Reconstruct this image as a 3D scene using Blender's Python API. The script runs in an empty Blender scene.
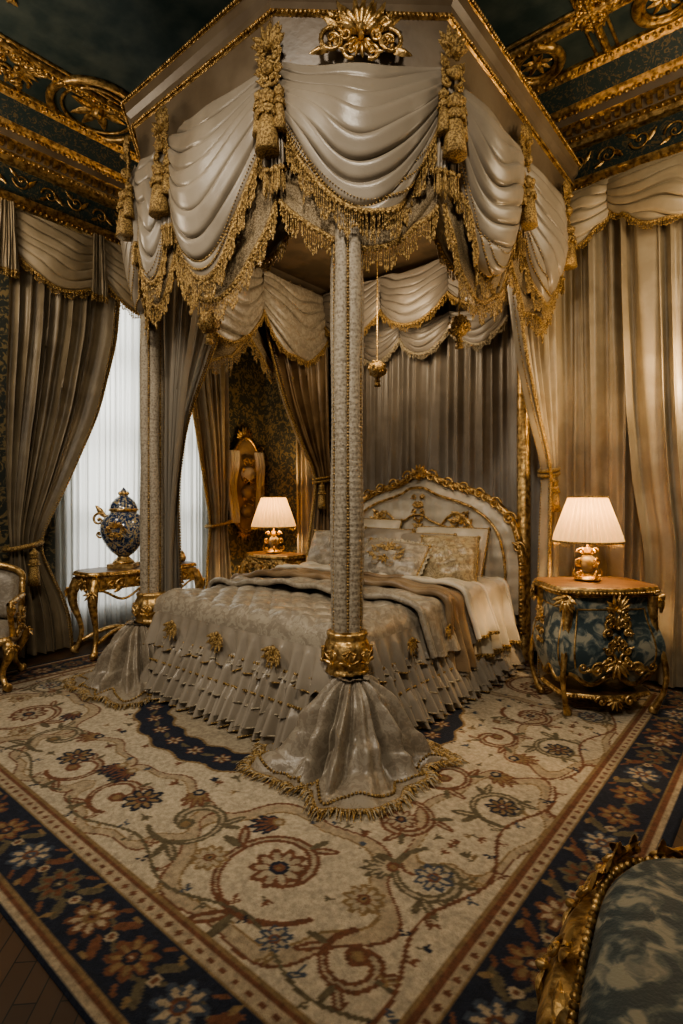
import bpy, math, random
import numpy as np
from mathutils import Vector, Matrix
rng = np.random.RandomState(7)
PI = math.pi
UP = np.array([0, 0, 1.0])
def A3(*a): return np.array(a, float)
def nrm(v): v = np.asarray(v, float); return v / (np.linalg.norm(v) + 1e-12)

# ------------------------------------------------------------------ mesh builder
class MB:
    def __init__(s):
        s.V = []; s.F = []; s.M = []; s.S = []; s.n = 0; s.T = None
    def add(s, P, F, mat=0, smooth=True):
        P = np.asarray(P, float).reshape(-1, 3); F = np.asarray(F, int).reshape(-1, 4)
        if s.T is not None:
            P = P @ s.T[:3, :3].T + s.T[:3, 3]
        s.V.append(P); s.F.append(F + s.n); s.n += len(P)
        s.M.append(np.full(len(F), mat)); s.S.append(np.full(len(F), smooth))
    def grid(s, P, mat=0, cu=False, cv=False, smooth=True):
        n, m = P.shape[:2]
        idx = np.arange(n * m).reshape(n, m)
        if cu: idx = np.vstack([idx, idx[:1]])
        if cv: idx = np.hstack([idx, idx[:, :1]])
        F = np.stack([idx[:-1, :-1], idx[1:, :-1], idx[1:, 1:], idx[:-1, 1:]], -1).reshape(-1, 4)
        s.add(P, F, mat, smooth)
    def tube(s, pts, rad, k=6, mat=0, N=None, closed=False, flat=1.0):
        pts = np.asarray(pts, float); n = len(pts)
        rad = np.broadcast_to(np.asarray(rad, float), (n,))
        if closed: T = np.roll(pts, -1, 0) - np.roll(pts, 1, 0)
        else: T = np.gradient(pts, axis=0)
        T /= (np.linalg.norm(T, axis=1)[:, None] + 1e-9)
        if N is None:
            c = np.abs(T).mean(0); N = np.zeros(3); N[np.argmin(c)] = 1; N = N + A3(.03, .05, .02)
        B = np.cross(T, N); B /= (np.linalg.norm(B, axis=1)[:, None] + 1e-9)
        C = np.cross(B, T)
        a = np.arange(k) * 2 * PI / k
        P = pts[:, None] + rad[:, None, None] * (np.cos(a)[None, :, None] * B[:, None] + flat * np.sin(a)[None, :, None] * C[:, None])
        s.grid(P, mat, cu=closed, cv=True)
    def ell(s, c, X, Y, Z, mat=0, nu=8, nv=5):
        a = np.arange(nu) * 2 * PI / nu; b = np.linspace(-PI / 2 + .02, PI / 2 - .02, nv)
        c = np.asarray(c, float)
        P = c + (np.cos(b)[:, None] * np.cos(a)[None])[..., None] * np.asarray(X) + (np.cos(b)[:, None] * np.sin(a)[None])[..., None] * np.asarray(Y) + (np.sin(b)[:, None] * np.ones(nu)[None])[..., None] * np.asarray(Z)
        s.grid(P, mat, cv=True)
    def ball(s, c, r, mat=0, nu=10, nv=7):
        s.ell(c, A3(r, 0, 0), A3(0, r, 0), A3(0, 0, r), mat, nu, nv)
    def box(s, c, d, mat=0, rot=0):
        x, y, z = [q / 2 for q in d]
        P = np.array([[-x, -y, -z], [x, -y, -z], [x, y, -z], [-x, y, -z], [-x, -y, z], [x, -y, z], [x, y, z], [-x, y, z]])
        cr, sr = math.cos(rot), math.sin(rot)
        P = P @ np.array([[cr, sr, 0], [-sr, cr, 0], [0, 0, 1]]) + np.asarray(c, float)
        s.add(P, [[0, 3, 2, 1], [4, 5, 6, 7], [0, 1, 5, 4], [1, 2, 6, 5], [2, 3, 7, 6], [3, 0, 4, 7]], mat, False)
    def lathe(s, prof, c=(0, 0, 0), k=24, mat=0, fn=None, sub=1):
        prof = np.asarray(prof, float)
        if sub > 1:
            t = np.linspace(0, len(prof) - 1, (len(prof) - 1) * sub + 1)
            q = np.stack([np.interp(t, np.arange(len(prof)), prof[:, i]) for i in range(2)], 1)
            for _ in range(sub):
                q[1:-1] = (q[:-2] + 2 * q[1:-1] + q[2:]) / 4
            prof = q
        a = np.arange(k) * 2 * PI / k
        R = prof[:, 0][:, None] * np.ones(k)[None]; Z = prof[:, 1][:, None] * np.ones(k)[None]
        Th = np.ones(len(prof))[:, None] * a[None]
        if fn: R, Z = fn(R, Z, Th)
        s.grid(np.stack([R * np.cos(Th), R * np.sin(Th), Z], -1) + np.asarray(c, float), mat, cv=True)
    def inst(s, tv, tf, pos, sc, mat=0):
        pos = np.asarray(pos); n = len(pos); m = len(tv)
        P = pos[:, None] + tv[None] * np.asarray(sc)[:, None]
        F = (tf[None] + (np.arange(n) * m)[:, None, None]).reshape(-1, 4)
        s.add(P.reshape(-1, 3), F, mat)
    def obj(s, name, mats, parent=None):
        me = bpy.data.meshes.new(name)
        V = np.vstack(s.V); F = np.vstack(s.F)
        me.from_pydata(V.tolist(), [], F.tolist())
        for m in mats: me.materials.append(m)
        me.polygons.foreach_set('material_index', np.concatenate(s.M).astype(np.int32))
        me.polygons.foreach_set('use_smooth', np.concatenate(s.S).astype(bool))
        me.update()
        o = bpy.data.objects.new(name, me); bpy.context.collection.objects.link(o)
        if parent: o.parent = parent
        return o
def empty(name):
    o = bpy.data.objects.new(name, None); bpy.context.collection.objects.link(o); return o

# ------------------------------------------------------------------ materials
def mk(name, c1, c2=None, scale=8, rough=.5, metal=0., bump=0., bscale=60., sheen=0., tex='noise', lo=.42, hi=.58, dist=0., trans=0., emis=0., stretch=(1, 1, 1), attr=None, coat=0., c3=None, detail=5, tcol=None):
    m = bpy.data.materials.new(name); m.use_nodes = True
    nt = m.node_tree; N = nt.nodes; L = nt.links; b = N['Principled BSDF']; out = N['Material Output']
    tc = N.new('ShaderNodeTexCoord'); mp = N.new('ShaderNodeMapping'); mp.inputs['Scale'].default_value = stretch
    L.new(tc.outputs['Object'], mp.inputs['Vector']); vec = mp.outputs['Vector']
    b.inputs['Roughness'].default_value = rough; b.inputs['Metallic'].default_value = metal
    b.inputs['Sheen Weight'].default_value = sheen; b.inputs['Coat Weight'].default_value = coat
    if sheen: b.inputs['Sheen Roughness'].default_value = .35; b.inputs['Sheen Tint'].default_value = (1, .92, .80, 1)
    if dist > 0:
        dn = N.new('ShaderNodeTexNoise'); dn.inputs['Scale'].default_value = scale * .5; L.new(vec, dn.inputs['Vector'])
        mx = N.new('ShaderNodeMixRGB'); mx.blend_type = 'ADD'; mx.inputs['Fac'].default_value = dist
        L.new(vec, mx.inputs['Color1']); L.new(dn.outputs['Color'], mx.inputs['Color2']); vec = mx.outputs['Color']
    if attr:
        at = N.new('ShaderNodeAttribute'); at.attribute_name = attr
        nz = N.new('ShaderNodeTexNoise'); nz.inputs['Scale'].default_value = 45; nz.inputs['Detail'].default_value = 6; L.new(tc.outputs['Object'], nz.inputs['Vector'])
        mr = N.new('ShaderNodeMapRange'); mr.inputs['From Min'].default_value = .3; mr.inputs['From Max'].default_value = .7; mr.inputs['To Min'].default_value = .7; mr.inputs['To Max'].default_value = 1.2
        L.new(nz.outputs['Fac'], mr.inputs['Value'])
        mm = N.new('ShaderNodeVectorMath'); mm.operation = 'SCALE'; L.new(at.outputs['Color'], mm.inputs[0]); L.new(mr.outputs['Result'], mm.inputs['Scale'])
        col = mm.outputs['Vector']; L.new(col, b.inputs['Base Color'])
    elif c2 is None:
        b.inputs['Base Color'].default_value = (*c1, 1); col = None
    else:
        if tex == 'noise':
            t = N.new('ShaderNodeTexNoise'); t.inputs['Scale'].default_value = scale; t.inputs['Detail'].default_value = detail; o = t.outputs['Fac']
        elif tex == 'vor':
            t = N.new('ShaderNodeTexVoronoi'); t.inputs['Scale'].default_value = scale; t.feature = 'SMOOTH_F1'; o = t.outputs['Distance']
        L.new(vec, t.inputs['Vector'])
        r = N.new('ShaderNodeValToRGB'); r.color_ramp.elements[0].position = lo; r.color_ramp.elements[1].position = hi
        r.color_ramp.elements[0].color = (*c1, 1); r.color_ramp.elements[1].color = (*c2, 1)
        if c3 is not None:
            e = r.color_ramp.elements.new(min(1, hi + (hi - lo) * .8 + .04)); e.color = (*c3, 1)
        L.new(o, r.inputs['Fac']); col = r.outputs['Color']; L.new(col, b.inputs['Base Color'])
    if bump > 0:
        bn = N.new('ShaderNodeTexNoise'); bn.inputs['Scale'].default_value = bscale; bn.inputs['Detail'].default_value = 3
        L.new(tc.outputs['Object'], bn.inputs['Vector'])
        bp = N.new('ShaderNodeBump'); bp.inputs['Strength'].default_value = bump; bp.inputs['Distance'].default_value = .01
        L.new(bn.outputs['Fac'], bp.inputs['Height']); L.new(bp.outputs['Normal'], b.inputs['Normal'])
    if emis:
        b.inputs['Emission Strength'].default_value = emis; b.inputs['Emission Color'].default_value = (1, .66, .30, 1)
    if trans > 0:
        tr = N.new('ShaderNodeBsdfTranslucent'); tr.inputs['Color'].default_value = (*(tcol or c1), 1)
        ms = N.new('ShaderNodeMixShader'); ms.inputs['Fac'].default_value = trans
        L.new(b.outputs['BSDF'], ms.inputs[1]); L.new(tr.outputs['BSDF'], ms.inputs[2]); L.new(ms.outputs['Shader'], out.inputs['Surface'])
    return m

SATIN = mk('taupe_satin', (.265, .228, .178), (.33, .288, .23), 3, .27, bump=.12, bscale=260, sheen=.15)
BROC = mk('brocade_satin', (.265, .228, .178), (.35, .31, .245), 16, .29, bump=.3, bscale=70, sheen=.15, lo=.46, hi=.54, dist=.4, detail=2)
BELLM = mk('skirt_brocade', (.25, .21, .16), (.31, .27, .21), 22, .28, bump=.25, bscale=90, sheen=.12, lo=.47, hi=.53, dist=.3, detail=2)
CREAM = mk('cream_satin', (.48, .43, .34), (.58, .52, .42), 5, .33, bump=.2, bscale=120, sheen=.15)
LACE = mk('lace', (.22, .18, .12), (.46, .40, .29), 55, .6, tex='vor', lo=.2, hi=.5, bump=.7, bscale=150)
GLACE = mk('gold_lace', (.17, .125, .07), (.34, .27, .17), 130, .5, metal=.15, lo=.45, hi=.55, bump=.7, bscale=180)
DRAPE = mk('drape_satin', (.21, .17, .115), (.29, .24, .165), 4, .33, bump=.2, bscale=200, sheen=.2)
WDRAPE = mk('champagne_drape', (.31, .255, .175), (.39, .325, .23), 4, .33, bump=.15, bscale=200, sheen=.15)
DRAPE2 = mk('grey_drape', (.245, .22, .19), (.295, .265, .23), 4, .32, bump=.15, bscale=200, sheen=.2)
BROWN = mk('bronze_satin', (.19, .13, .075), (.28, .20, .12), 5, .30, bump=.2, bscale=120, sheen=.2)
CEILIN = mk('tester_lining', (.08, .055, .03), (.12, .08, .045), 5, .6)
GOLD = mk('gilt', (.24, .14, .05), (.78, .54, .25), 26, .36, metal=.8, bump=.5, bscale=55, lo=.36, hi=.62)
GTHREAD = mk('gold_thread', (.18, .11, .04), (.56, .39, .17), 90, .38, metal=.45, bump=.7, bscale=220)
POSTF = mk('post_quilted', (.20, .165, .12), (.37, .32, .245), 70, .38, tex='vor', lo=.15, hi=.5, bump=.5, bscale=180, sheen=.1)
SHEER = mk('sheer_voile', (.66, .67, .64), None, rough=.8, trans=.72)
GAUZE = mk('gauze', (.38, .34, .28), None, rough=.7, trans=.5)
WALLP = mk('damask_wallpaper', (.045, .052, .045), (.24, .185, .095), 13, .5, lo=.50, hi=.56, dist=.6, bump=.25, bscale=50, detail=3)
TEAL = mk('teal_plaster', (.024, .046, .048), (.078, .10, .09), 5, .5, bump=.15, bscale=20, lo=.35, hi=.7)
FRIEZE = mk('frieze_teal', (.025, .048, .050), (.15, .115, .06), 20, .5, lo=.52, hi=.60, dist=.5)
TAUPE = mk('painted_board', (.16, .12, .08), (.21, .165, .115), 3, .36, bump=.1, bscale=30)
TEALB = mk('teal_brocade', (.045, .072, .082), (.12, .15, .145), 9, .5, lo=.44, hi=.51, dist=.7, sheen=.2, bump=.3, bscale=120, c3=(.34, .33, .26), detail=3)
WOOD = mk('dark_wood', (.055, .028, .013), (.13, .07, .033), 6, .33, stretch=(1, 8, 1), bump=.1, bscale=30)
URNM = mk('cobalt_porcelain', (.02, .045, .12), (.40, .40, .36), 20, .18, lo=.49, hi=.56, dist=.5, coat=.5, c3=(.5, .36, .14), detail=2)
SHADE = mk('lamp_shade', (.50, .38, .22), None, rough=.8, trans=.12, emis=.42, tcol=(.70, .46, .20))
PORC = mk('cream_porcelain', (.30, .25, .17), (.20, .15, .08), 22, .25, tex='vor', lo=.3, hi=.5)
RUG = mk('rug_pile', (0, 0, 0), rough=.95, attr='Col', bump=.9, bscale=160)
WHITE = mk('painted_white', (.35, .33, .28), (.4, .38, .32), 4, .5)
WAX = mk('candle_wax', (.6, .5, .35), None, rough=.5, emis=.6)  # glowing wax, only for the candles of the added sconce

# ------------------------------------------------------------------ cloth helpers
def smooth1(a, k):
    if k < 1: return a
    p = np.pad(a, k, mode='edge'); w = np.hanning(2 * k + 3)[1:-1]; w /= w.sum()
    return np.convolve(p, w, 'valid')
def resample(pts, d):
    pts = np.asarray(pts); s = np.r_[0, np.cumsum(np.linalg.norm(np.diff(pts, axis=0), axis=1))]
    n = max(2, int(s[-1] / d)); t = np.linspace(0, s[-1], n)
    return np.stack([np.interp(t, s, pts[:, i]) for i in range(3)], 1), t
def lathe_tmpl(prof, k):
    a = np.arange(k) * 2 * PI / k; prof = np.asarray(prof, float)
    P = np.stack([prof[:, 0][:, None] * np.cos(a), prof[:, 0][:, None] * np.sin(a), prof[:, 1][:, None] + 0 * a[None]], -1)
    n = len(prof); idx = np.arange(n * k).reshape(n, k); idx = np.hstack([idx, idx[:, :1]])
    F = np.stack([idx[:-1, :-1], idx[1:, :-1], idx[1:, 1:], idx[:-1, 1:]], -1).reshape(-1, 4)
    return P.reshape(-1, 3), F
BEADT = lathe_tmpl([(.3, 0), (.3, -.2), (1, -.28), (.35, -.36), (.35, -.5), (1, -.58), (.35, -.66), (.35, -.74), (1.5, -.86), (.9, -.95), (.05, -1)], 5)
DROPT = lathe_tmpl([(.4, 0), (.6, -.4), (.9, -.85), (.3, -1)], 4)
BALLT = lathe_tmpl([(.05, 1), (.75, .65), (1, 0), (.75, -.65), (.05, -1)], 6)
def fringe(mb, pts, L=.12, d=.013, mat=1, scal=.5, per=.16, r=.0055, tm=BEADT, braid=.014):
    q, t = resample(pts, d)
    q = q + rng.randn(*q.shape) * .002
    LL = L * (1 - scal + scal * np.abs(np.sin(PI * t / per))) * (1 + .1 * rng.randn(len(t)))
    mb.inst(tm[0], tm[1], q, np.stack([np.full(len(t), r), np.full(len(t), r), LL], 1), mat)
    if braid:
        mb.tube(resample(pts, .03)[0], braid, 6, mat)
        q, t = resample(pts, .03)
        mb.inst(BALLT[0], BALLT[1], q + A3(0, 0, -.012), np.full((len(q), 3), .014), mat)
def beads(mb, pts, r=.012, d=.024, mat=1):
    q, t = resample(pts, d); mb.inst(BALLT[0], BALLT[1], q, np.full((len(q), 3), r), mat)

def swag(mb, A, B, drop, N, nf=6, hend=.2, bulge=.12, amp=.028, mat=0, fm=1, fr=.14, seed=0, nv=120, nu=60, topsag=.03, tm=BEADT, fr_r=.0055, rich=True, trimrows=0):
    A = np.asarray(A, float); B = np.asarray(B, float); N = nrm(N)
    U, V = np.meshgrid(np.linspace(0, 1, nu), np.linspace(0, 1, nv), indexing='ij')
    s = np.sin(PI * U); sk = .10 * math.sin(seed * 2.1); s1 = np.sin(PI * np.clip(U + sk * np.sin(PI * U) * .5, 0, 1)); sh = np.clip(s1, 0, 1) ** .8
    w = V + .05 * np.sin(2 * PI * 2 * V + seed) * V * (1 - V)
    ph = 2 * PI * (nf * w + .34 * np.sin(2 * PI * U + seed) + .18 * np.sin(7 * U + seed * 2 + 3 * V) + .12 * np.sin(13 * U + 6 * V + seed))
    am = amp * (.45 + .55 * s) * (.72 + .42 * np.sin(seed + 9 * V + 3 * U))
    z = -topsag * s - V * (hend + (drop - hend) * sh) + am * .9 * np.cos(ph) * np.minimum(1, V * 8)
    prof = np.sin(ph) + (.33 * np.sin(2 * ph + 1.1) if rich else 0)
    d = bulge * s ** .8 * np.sin(PI * (.12 + .8 * V)) + am * prof + .010 * np.sin(11 * U + 5 * V + seed)
    P = A + (B - A) * U[..., None] + z[..., None] * UP + d[..., None] * N
    mb.grid(P, mat)
    if fr: fringe(mb, P[:, -1] + N * .004, fr, mat=fm, tm=tm, r=fr_r)
    for k_ in range(trimrows): beads(mb, P[:, -5 - 4 * k_] + N * .006, .009 - .002 * k_, .02, fm)
    return P
def curtain(mb, O, ax, N, keys, nf, mat=0, seed=0, nv=90, sm=7, edge=None, hem=None, em=1, curve=None):
    O = np.asarray(O, float); ax = nrm(ax); N = nrm(N)
    keys = np.asarray(keys, float); zs = np.linspace(keys[0, 0], keys[-1, 0], nv)
    kz = keys[::-1]; f = [smooth1(np.interp(zs, kz[:, 0], kz[:, i]), sm) for i in range(1, keys.shape[1])]
    a, b, am = f[:3]; outo = f[3] if len(f) > 3 else np.zeros(nv)
    nu = nf * 14
    U, Vv = np.meshgrid(np.linspace(0, 1, nu), np.arange(nv), indexing='ij')
    vz = Vv / nv
    uw = U + (.35 / nf) * np.sin(2 * PI * 2.3 * U + seed) + (.25 / nf) * np.sin(2 * PI * 5.1 * U + seed * 3) + (.12 / nf) * np.sin(3 * vz + 7 * U + seed)
    s = np.sin(2 * PI * nf * uw); s2 = np.sign(s) * np.abs(s) ** .75
    fo = s2 * (.75 + .25 * np.sin(11 * U + seed)) + .35 * np.sin(2 * PI * nf * .37 * uw + seed) + .22 * np.sin(2 * PI * nf * 2.2 * uw + vz * 4)
    lat = (b - a)[Vv] * U + a[Vv] + .35 * am[Vv] * np.cos(2 * PI * nf * uw) * .6
    P = O + lat[..., None] * ax + (am[Vv] * fo + outo[Vv])[..., None] * N + (zs[Vv] - 0)[..., None] * UP
    mb.grid(P, mat)
    if edge is not None:
        e = P[-1] if edge > 0 else P[0]
        mb.tube(resample(e, .03)[0], .014, 6, em); beads(mb, e, .017, .036, em)
        for kk in (3, 6, 9):
            e2 = P[-kk] if edge > 0 else P[kk - 1]
            beads(mb, e2 + N * .008, .009, .024, em)
    if hem: fringe(mb, P[:, -1], hem, mat=em, scal=.1, r=.006, tm=DROPT)
    return P
def tassel(mb, p, L=.3, r=.06, mat=1):
    p = np.asarray(p, float)
    pr = np.array([(.1, 0), (.3, -.03), (.35, -.06), (.8, -.12), (.75, -.18), (.4, -.24), (.45, -.28), (.85, -.34), (.8, -.42), (.55, -.45), (.7, -.5), (.9, -.75), (1.05, -1), (.05, -.98)])
    k = 28; a = np.arange(k) * 2 * PI / k
    R = pr[:, 0][:, None] * r * (1 + .15 * np.sin(14 * a)[None] * (pr[:, 1] < -.44)[:, None]); Z = pr[:, 1][:, None] * L + 0 * a[None]
    mb.grid(np.stack([R * np.cos(a), R * np.sin(a), Z], -1) + p, mat, cv=True)
    aa = np.arange(10) * 2 * PI / 10
    for zf, rf in ((-.44, .82), (-.24, .5)):
        q = p + np.stack([r * rf * np.cos(aa), r * rf * np.sin(aa), 0 * aa + zf * L], 1); mb.inst(BALLT[0], BALLT[1], q, np.full((10, 3), r * .22), mat)

# ------------------------------------------------------------------ gilt ornament
class Fr:
    def __init__(s, o, ax, up, n): s.o = np.asarray(o, float); s.a = nrm(ax); s.u = nrm(up); s.n = nrm(n)
    def p(s, a, b, c=0.): 
        a = np.asarray(a, float); b = np.asarray(b, float); c = np.asarray(c, float) + 0 * a
        return s.o + a[..., None] * s.a + b[..., None] * s.u + c[..., None] * s.n
def vol(mb, F, cx, cy, R, th0, turns=1.6, sg=1, r=.014, mat=0, tail=0.):
    t = np.linspace(0, 1, 26); th = th0 + sg * turns * 2 * PI * t
    rr = R * (1 - t) ** .9 + R * .12
    mb.tube(F.p(cx + rr * np.cos(th), cy + rr * np.sin(th), r * .8 + r * t), r * (1 - .55 * t), 6, mat, N=F.n)
    mb.ell(F.p(cx, cy, r * 1.5), F.a * r * 1.2, F.u * r * 1.2, F.n * r, mat, 8, 5)
def leaf(mb, F, cx, cy, L, W, ang, mat=0, th=.012, curl=0.02):
    n = 9; t = np.linspace(0, 1, n); w = W * np.sin(PI * np.clip(t * .96 + .04, 0, 1)) ** .8 * (1 - .3 * t)
    v = np.array([-1, -.5, 0, .5, 1.])
    T, Q = np.meshgrid(t, v, indexing='ij'); Wd = w[:, None] * Q * (1 + .18 * np.cos(T * 22))
    bend = .25 * L * T ** 2 * np.sign(math.sin(ang * 3) + .01)
    x = L * T; y = Wd + bend * .4
    c = th * (1.1 - Q ** 2) * 1.2 * np.sin(PI * np.clip(T, .05, 1)) + curl * T ** 2 + .002
    ca, sa = math.cos(ang), math.sin(ang)
    mb.grid(F.p(cx + ca * x - sa * y, cy + sa * x + ca * y, c), mat)
def palmette(mb, F, cx, cy, R, n=7, mat=0, a0=PI / 2, spread=2.4, th=.014):
    for i in range(n):
        f = (i / (n - 1) - .5)
        leaf(mb, F, cx, cy, R * (1 - .9 * f * f), R * .16, a0 + f * spread, mat, th, R * .15)
    mb.ell(F.p(cx, cy, th), F.a * R * .16, F.u * R * .16, F.n * th * 1.4, mat)
def ornament(mb, F, w, h, mat=0, seed=1, n=5, r=.012):
    rs = np.random.RandomState(seed)
    for i in range(n):
        f = (i + .5) / n; cy = (f - .5) * h * .85; cx = w * (.12 + .22 * abs(math.sin(seed + i * 1.9))); R = min(w, h) * (.12 + .09 * rs.rand())
        th = rs.rand() * 6
        vol(mb, F, cx, cy, R, th, 1.4, 1, r, mat); vol(mb, F, -cx, cy, R, PI - th, 1.4, -1, r, mat)
        an = rs.rand() * 2 - .6
        leaf(mb, F, cx, cy, R * 1.7, R * .45, an, mat, r); leaf(mb, F, -cx, cy, R * 1.7, R * .45, PI - an, mat, r)
    palmette(mb, F, 0, h * .15, min(w, h) * .4 if h < 2 * w else w * .5, 7, mat)
    palmette(mb, F, 0, -h * .1, min(w, h) * .33, 5, mat, -PI / 2)
def running(mb, F, L, h, per, mat=0, r=.01):
    n = int(L / per)
    for i in range(n):
        x = (i + .5) * per; s = 1 if i % 2 else -1
        vol(mb, F, x, s * h * .08, h * .36, PI, 1.3, s, r, mat)
        leaf(mb, F, x + per * .15, -s * h * .1, per * .5, h * .12, s * .7, mat, r); leaf(mb, F, x - per * .1, s * h * .2, per * .4, h * .1, PI - s * .7, mat, r)

# ================================================================== ROOM
XL, YH, ZC, XR, YB = -5.84, 5.30, 5.15, 2.3, -2.2
mb = MB(); mb.box(((XL + XR) / 2, (YB + YH) / 2, -.05), (XR - XL + .4, YH - YB + .4, .1)); fl = mb.obj('floor', [WOOD])
m = bpy.data.materials.new('parquet'); m.use_nodes = True; nt = m.node_tree; b = nt.nodes['Principled BSDF']
tc = nt.nodes.new('ShaderNodeTexCoord'); mp = nt.nodes.new('ShaderNodeMapping'); mp.inputs['Rotation'].default_value = (0, 0, .785)
br = nt.nodes.new('ShaderNodeTexBrick'); br.inputs['Scale'].default_value = 3.2; br.inputs['Mortar Size'].default_value = .008; br.inputs['Brick Width'].default_value = 1.0; br.inputs['Row Height'].default_value = .22
br.inputs['Color1'].default_value = (.05, .027, .013, 1); br.inputs['Color2'].default_value = (.10, .055, .028, 1); br.inputs['Mortar'].default_value = (.008, .005, .003, 1)
nt.links.new(tc.outputs['Object'], mp.inputs[0]); nt.links.new(mp.outputs[0], br.inputs['Vector']); nt.links.new(br.outputs['Color'], b.inputs['Base Color']); b.inputs['Roughness'].default_value = .35
fl.data.materials[0] = m
mb = MB(); mb.box(((XL + XR) / 2, (YB + YH) / 2, ZC + .05), (XR - XL + .4, YH - YB + .4, .1)); mb.obj('ceiling', [TEAL])
mb = MB(); mb.box(((XL + XR) / 2, YH + .1, ZC / 2), (XR - XL + .4, .2, ZC)); mb.obj('wall_head', [WALLP])
mb = MB(); mb.box((XR + .1, (YB + YH) / 2, ZC / 2), (.2, YH - YB, ZC)); mb.obj('wall_right', [WALLP])
WY0, WY1, WZ0, WZ1 = 2.55, 4.25, .35, 3.95
mb = MB()
mb.box((XL - .1, (YB + WY0) / 2, ZC / 2), (.2, WY0 - YB, ZC)); mb.box((XL - .1, (YH + WY1) / 2, ZC / 2), (.2, YH - WY1, ZC))
mb.box((XL - .1, (WY0 + WY1) / 2, WZ0 / 2), (.2, WY1 - WY0, WZ0)); mb.box((XL - .1, (WY0 + WY1) / 2, (WZ1 + ZC) / 2), (.2, WY1 - WY0, ZC - WZ1))
mb.obj('wall_left', [WALLP])
mb = MB()
for y in (WY0 + .04, (WY0 + WY1) / 2, WY1 - .04): mb.box((XL - .08, y, (WZ0 + WZ1) / 2), (.09, .08, WZ1 - WZ0))
for z in (WZ0 + .04, 1.3, 2.2, 3.1, WZ1 - .04): mb.box((XL - .08, (WY0 + WY1) / 2, z), (.07, WY1 - WY0, .05))
mb.obj('window_1', [WHITE])
def molding(name, prof, mats, mi, z0=0):
    mb = MB(); 
    P = np.array([[(XL + o, YB, z), (XL + o, YH - o, z), (XR, YH - o, z)] for o, z in prof])
    for i in range(len(prof) - 1):
        mb.grid(P[i:i + 2], mi[i] if isinstance(mi, list) else mi, smooth=False)
    return mb
mb = molding('', [(0, 0), (.03, 0), (.03, .16), (.018, .18), (0, .2)], None, 0); mb.obj('baseboard_left_head', [TAUPE])
mb = molding('', [(0, 4.24), (.05, 4.25), (.055, 4.28), (.09, 4.30), (.09, 4.33), (.06, 4.35), (.1, 4.39), (.1, 4.41), (0, 4.42)], None, 0)
beads(mb, [A3(XL + .1, YB, 4.315), A3(XL + .1, YH - .1, 4.315), A3(XR, YH - .1, 4.315)], .018, .05, 0)
mb.obj('trim_1', [GOLD])
mb = molding('', [(.0, 4.42), (.03, 4.44), (.06, 4.70)], None, 0)
running(mb, Fr((XL + .05, 1.2, 4.56), (0, 1, 0), (0, 0, 1), (1, 0, 0)), 4.0, .2, .26, 1)
running(mb, Fr((-3.0, YH - .05, 4.56), (1, 0, 0), (0, 0, 1), (0, -1, 0)), 3.6, .2, .26, 1)
mb.obj('trim_2', [FRIEZE, GOLD])
mb = molding('', [(.05, 4.68), (.12, 4.69), (.13, 4.73), (.18, 4.75), (.2, 4.82), (.24, 4.84), (.26, 4.90), (.30, 4.93), (.32, 4.95), (.44, 5.08), (.47, 5.10), (.5, 5.12), (.5, 5.15)], None, [0, 0, 0, 2, 0, 2, 0, 0, 1, 0, 0, 0])
for (o, z, r, d) in [(.15, 4.74, .014, .045), (.27, 4.90, .018, .05), (.48, 5.10, .016, .05)]:
    beads(mb, [A3(XL + o, YB, z), A3(XL + o, YH - o, z), A3(XR, YH - o, z)], r, d, 0)
yy = np.arange(YB, YH - .2, .08)
for y in yy: mb.box((XL + .21, y, 4.79), (.05, .04, .06), 0)
for x in np.arange(XL + .25, XR, .08): mb.box((x, YH - .21, 4.79), (.04, .05, .06), 0)
mb.obj('trim_3', [GOLD, FRIEZE, TAUPE])
# ceiling gilding
mb = MB()
def crib(a, b, r=.04):
    a = A3(*a, ZC - .01); b = A3(*b, ZC - .01); pts = np.stack([a + (b - a) * t for t in np.linspace(0, 1, 30)])
    mb.tube(pts, r, 8, 0); d = nrm(b - a); s = np.cross(d, UP)
    mb.tube(pts + s * .08, r * .4, 6, 0); mb.tube(pts - s * .08, r * .4, 6, 0); beads(mb, pts - UP * r, .016, .05, 0)
crib((XL + .95, YB), (XL + .95, YH - .95)); crib((XL + .95, YH - .95), (XR, YH - .95))
for x in (-3.9, -2.1, -1.2, -.2): crib((x, YH - .95), (x, YH - .5), .03)
for y in (3.6, 1.4): crib((XL + .5, y), (XL + .95, y), .03)
crib((-1.2, 1.0), (-1.2, YH - .95), .03)
def ring(cx, cy, R, r, sy=1.):
    t = np.linspace(0, 2 * PI, 48, endpoint=False)
    mb.tube(np.stack([cx + R * np.cos(t), cy + sy * R * np.sin(t), 0 * t + ZC - .02], 1), r, 8, 0, closed=True, N=UP)
FC = lambda x, y, a=0: Fr((x, y, ZC), (math.cos(a), math.sin(a), 0), (-math.sin(a), math.cos(a), 0), (0, 0, -1))
for (x, y) in [(-5.05, 2.5), (-1.69, 4.58), (-3.0, 4.58), (-.75, 4.58)]:
    R = .4 if x < -5 else .19
    ring(x, y, R, .035); ring(x, y, R * .76, .014)
    for k in range(8): leaf(mb, FC(x, y), 0, 0, R * .66, R * .13, k * PI / 4, 0, .02)
    mb.ball((x, y, ZC - .02), R * .16, 0)
for (x, y, w, h, s, a) in [(-5.05, 1.75, .45, .45, 3, .2), (-4.9, 3.3, .45, .55, 4, 1.3), (-4.3, 1.2, .6, .7, 5, 0), (-2.4, 4.6, .3, .4, 7, 1.57), (-1.2, 4.35, .3, .3, 8, 0.78)]:
    ornament(mb, FC(x, y, a), w, h, 0, s, 5, .016)
mb.obj('trim_4', [GOLD])

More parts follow.
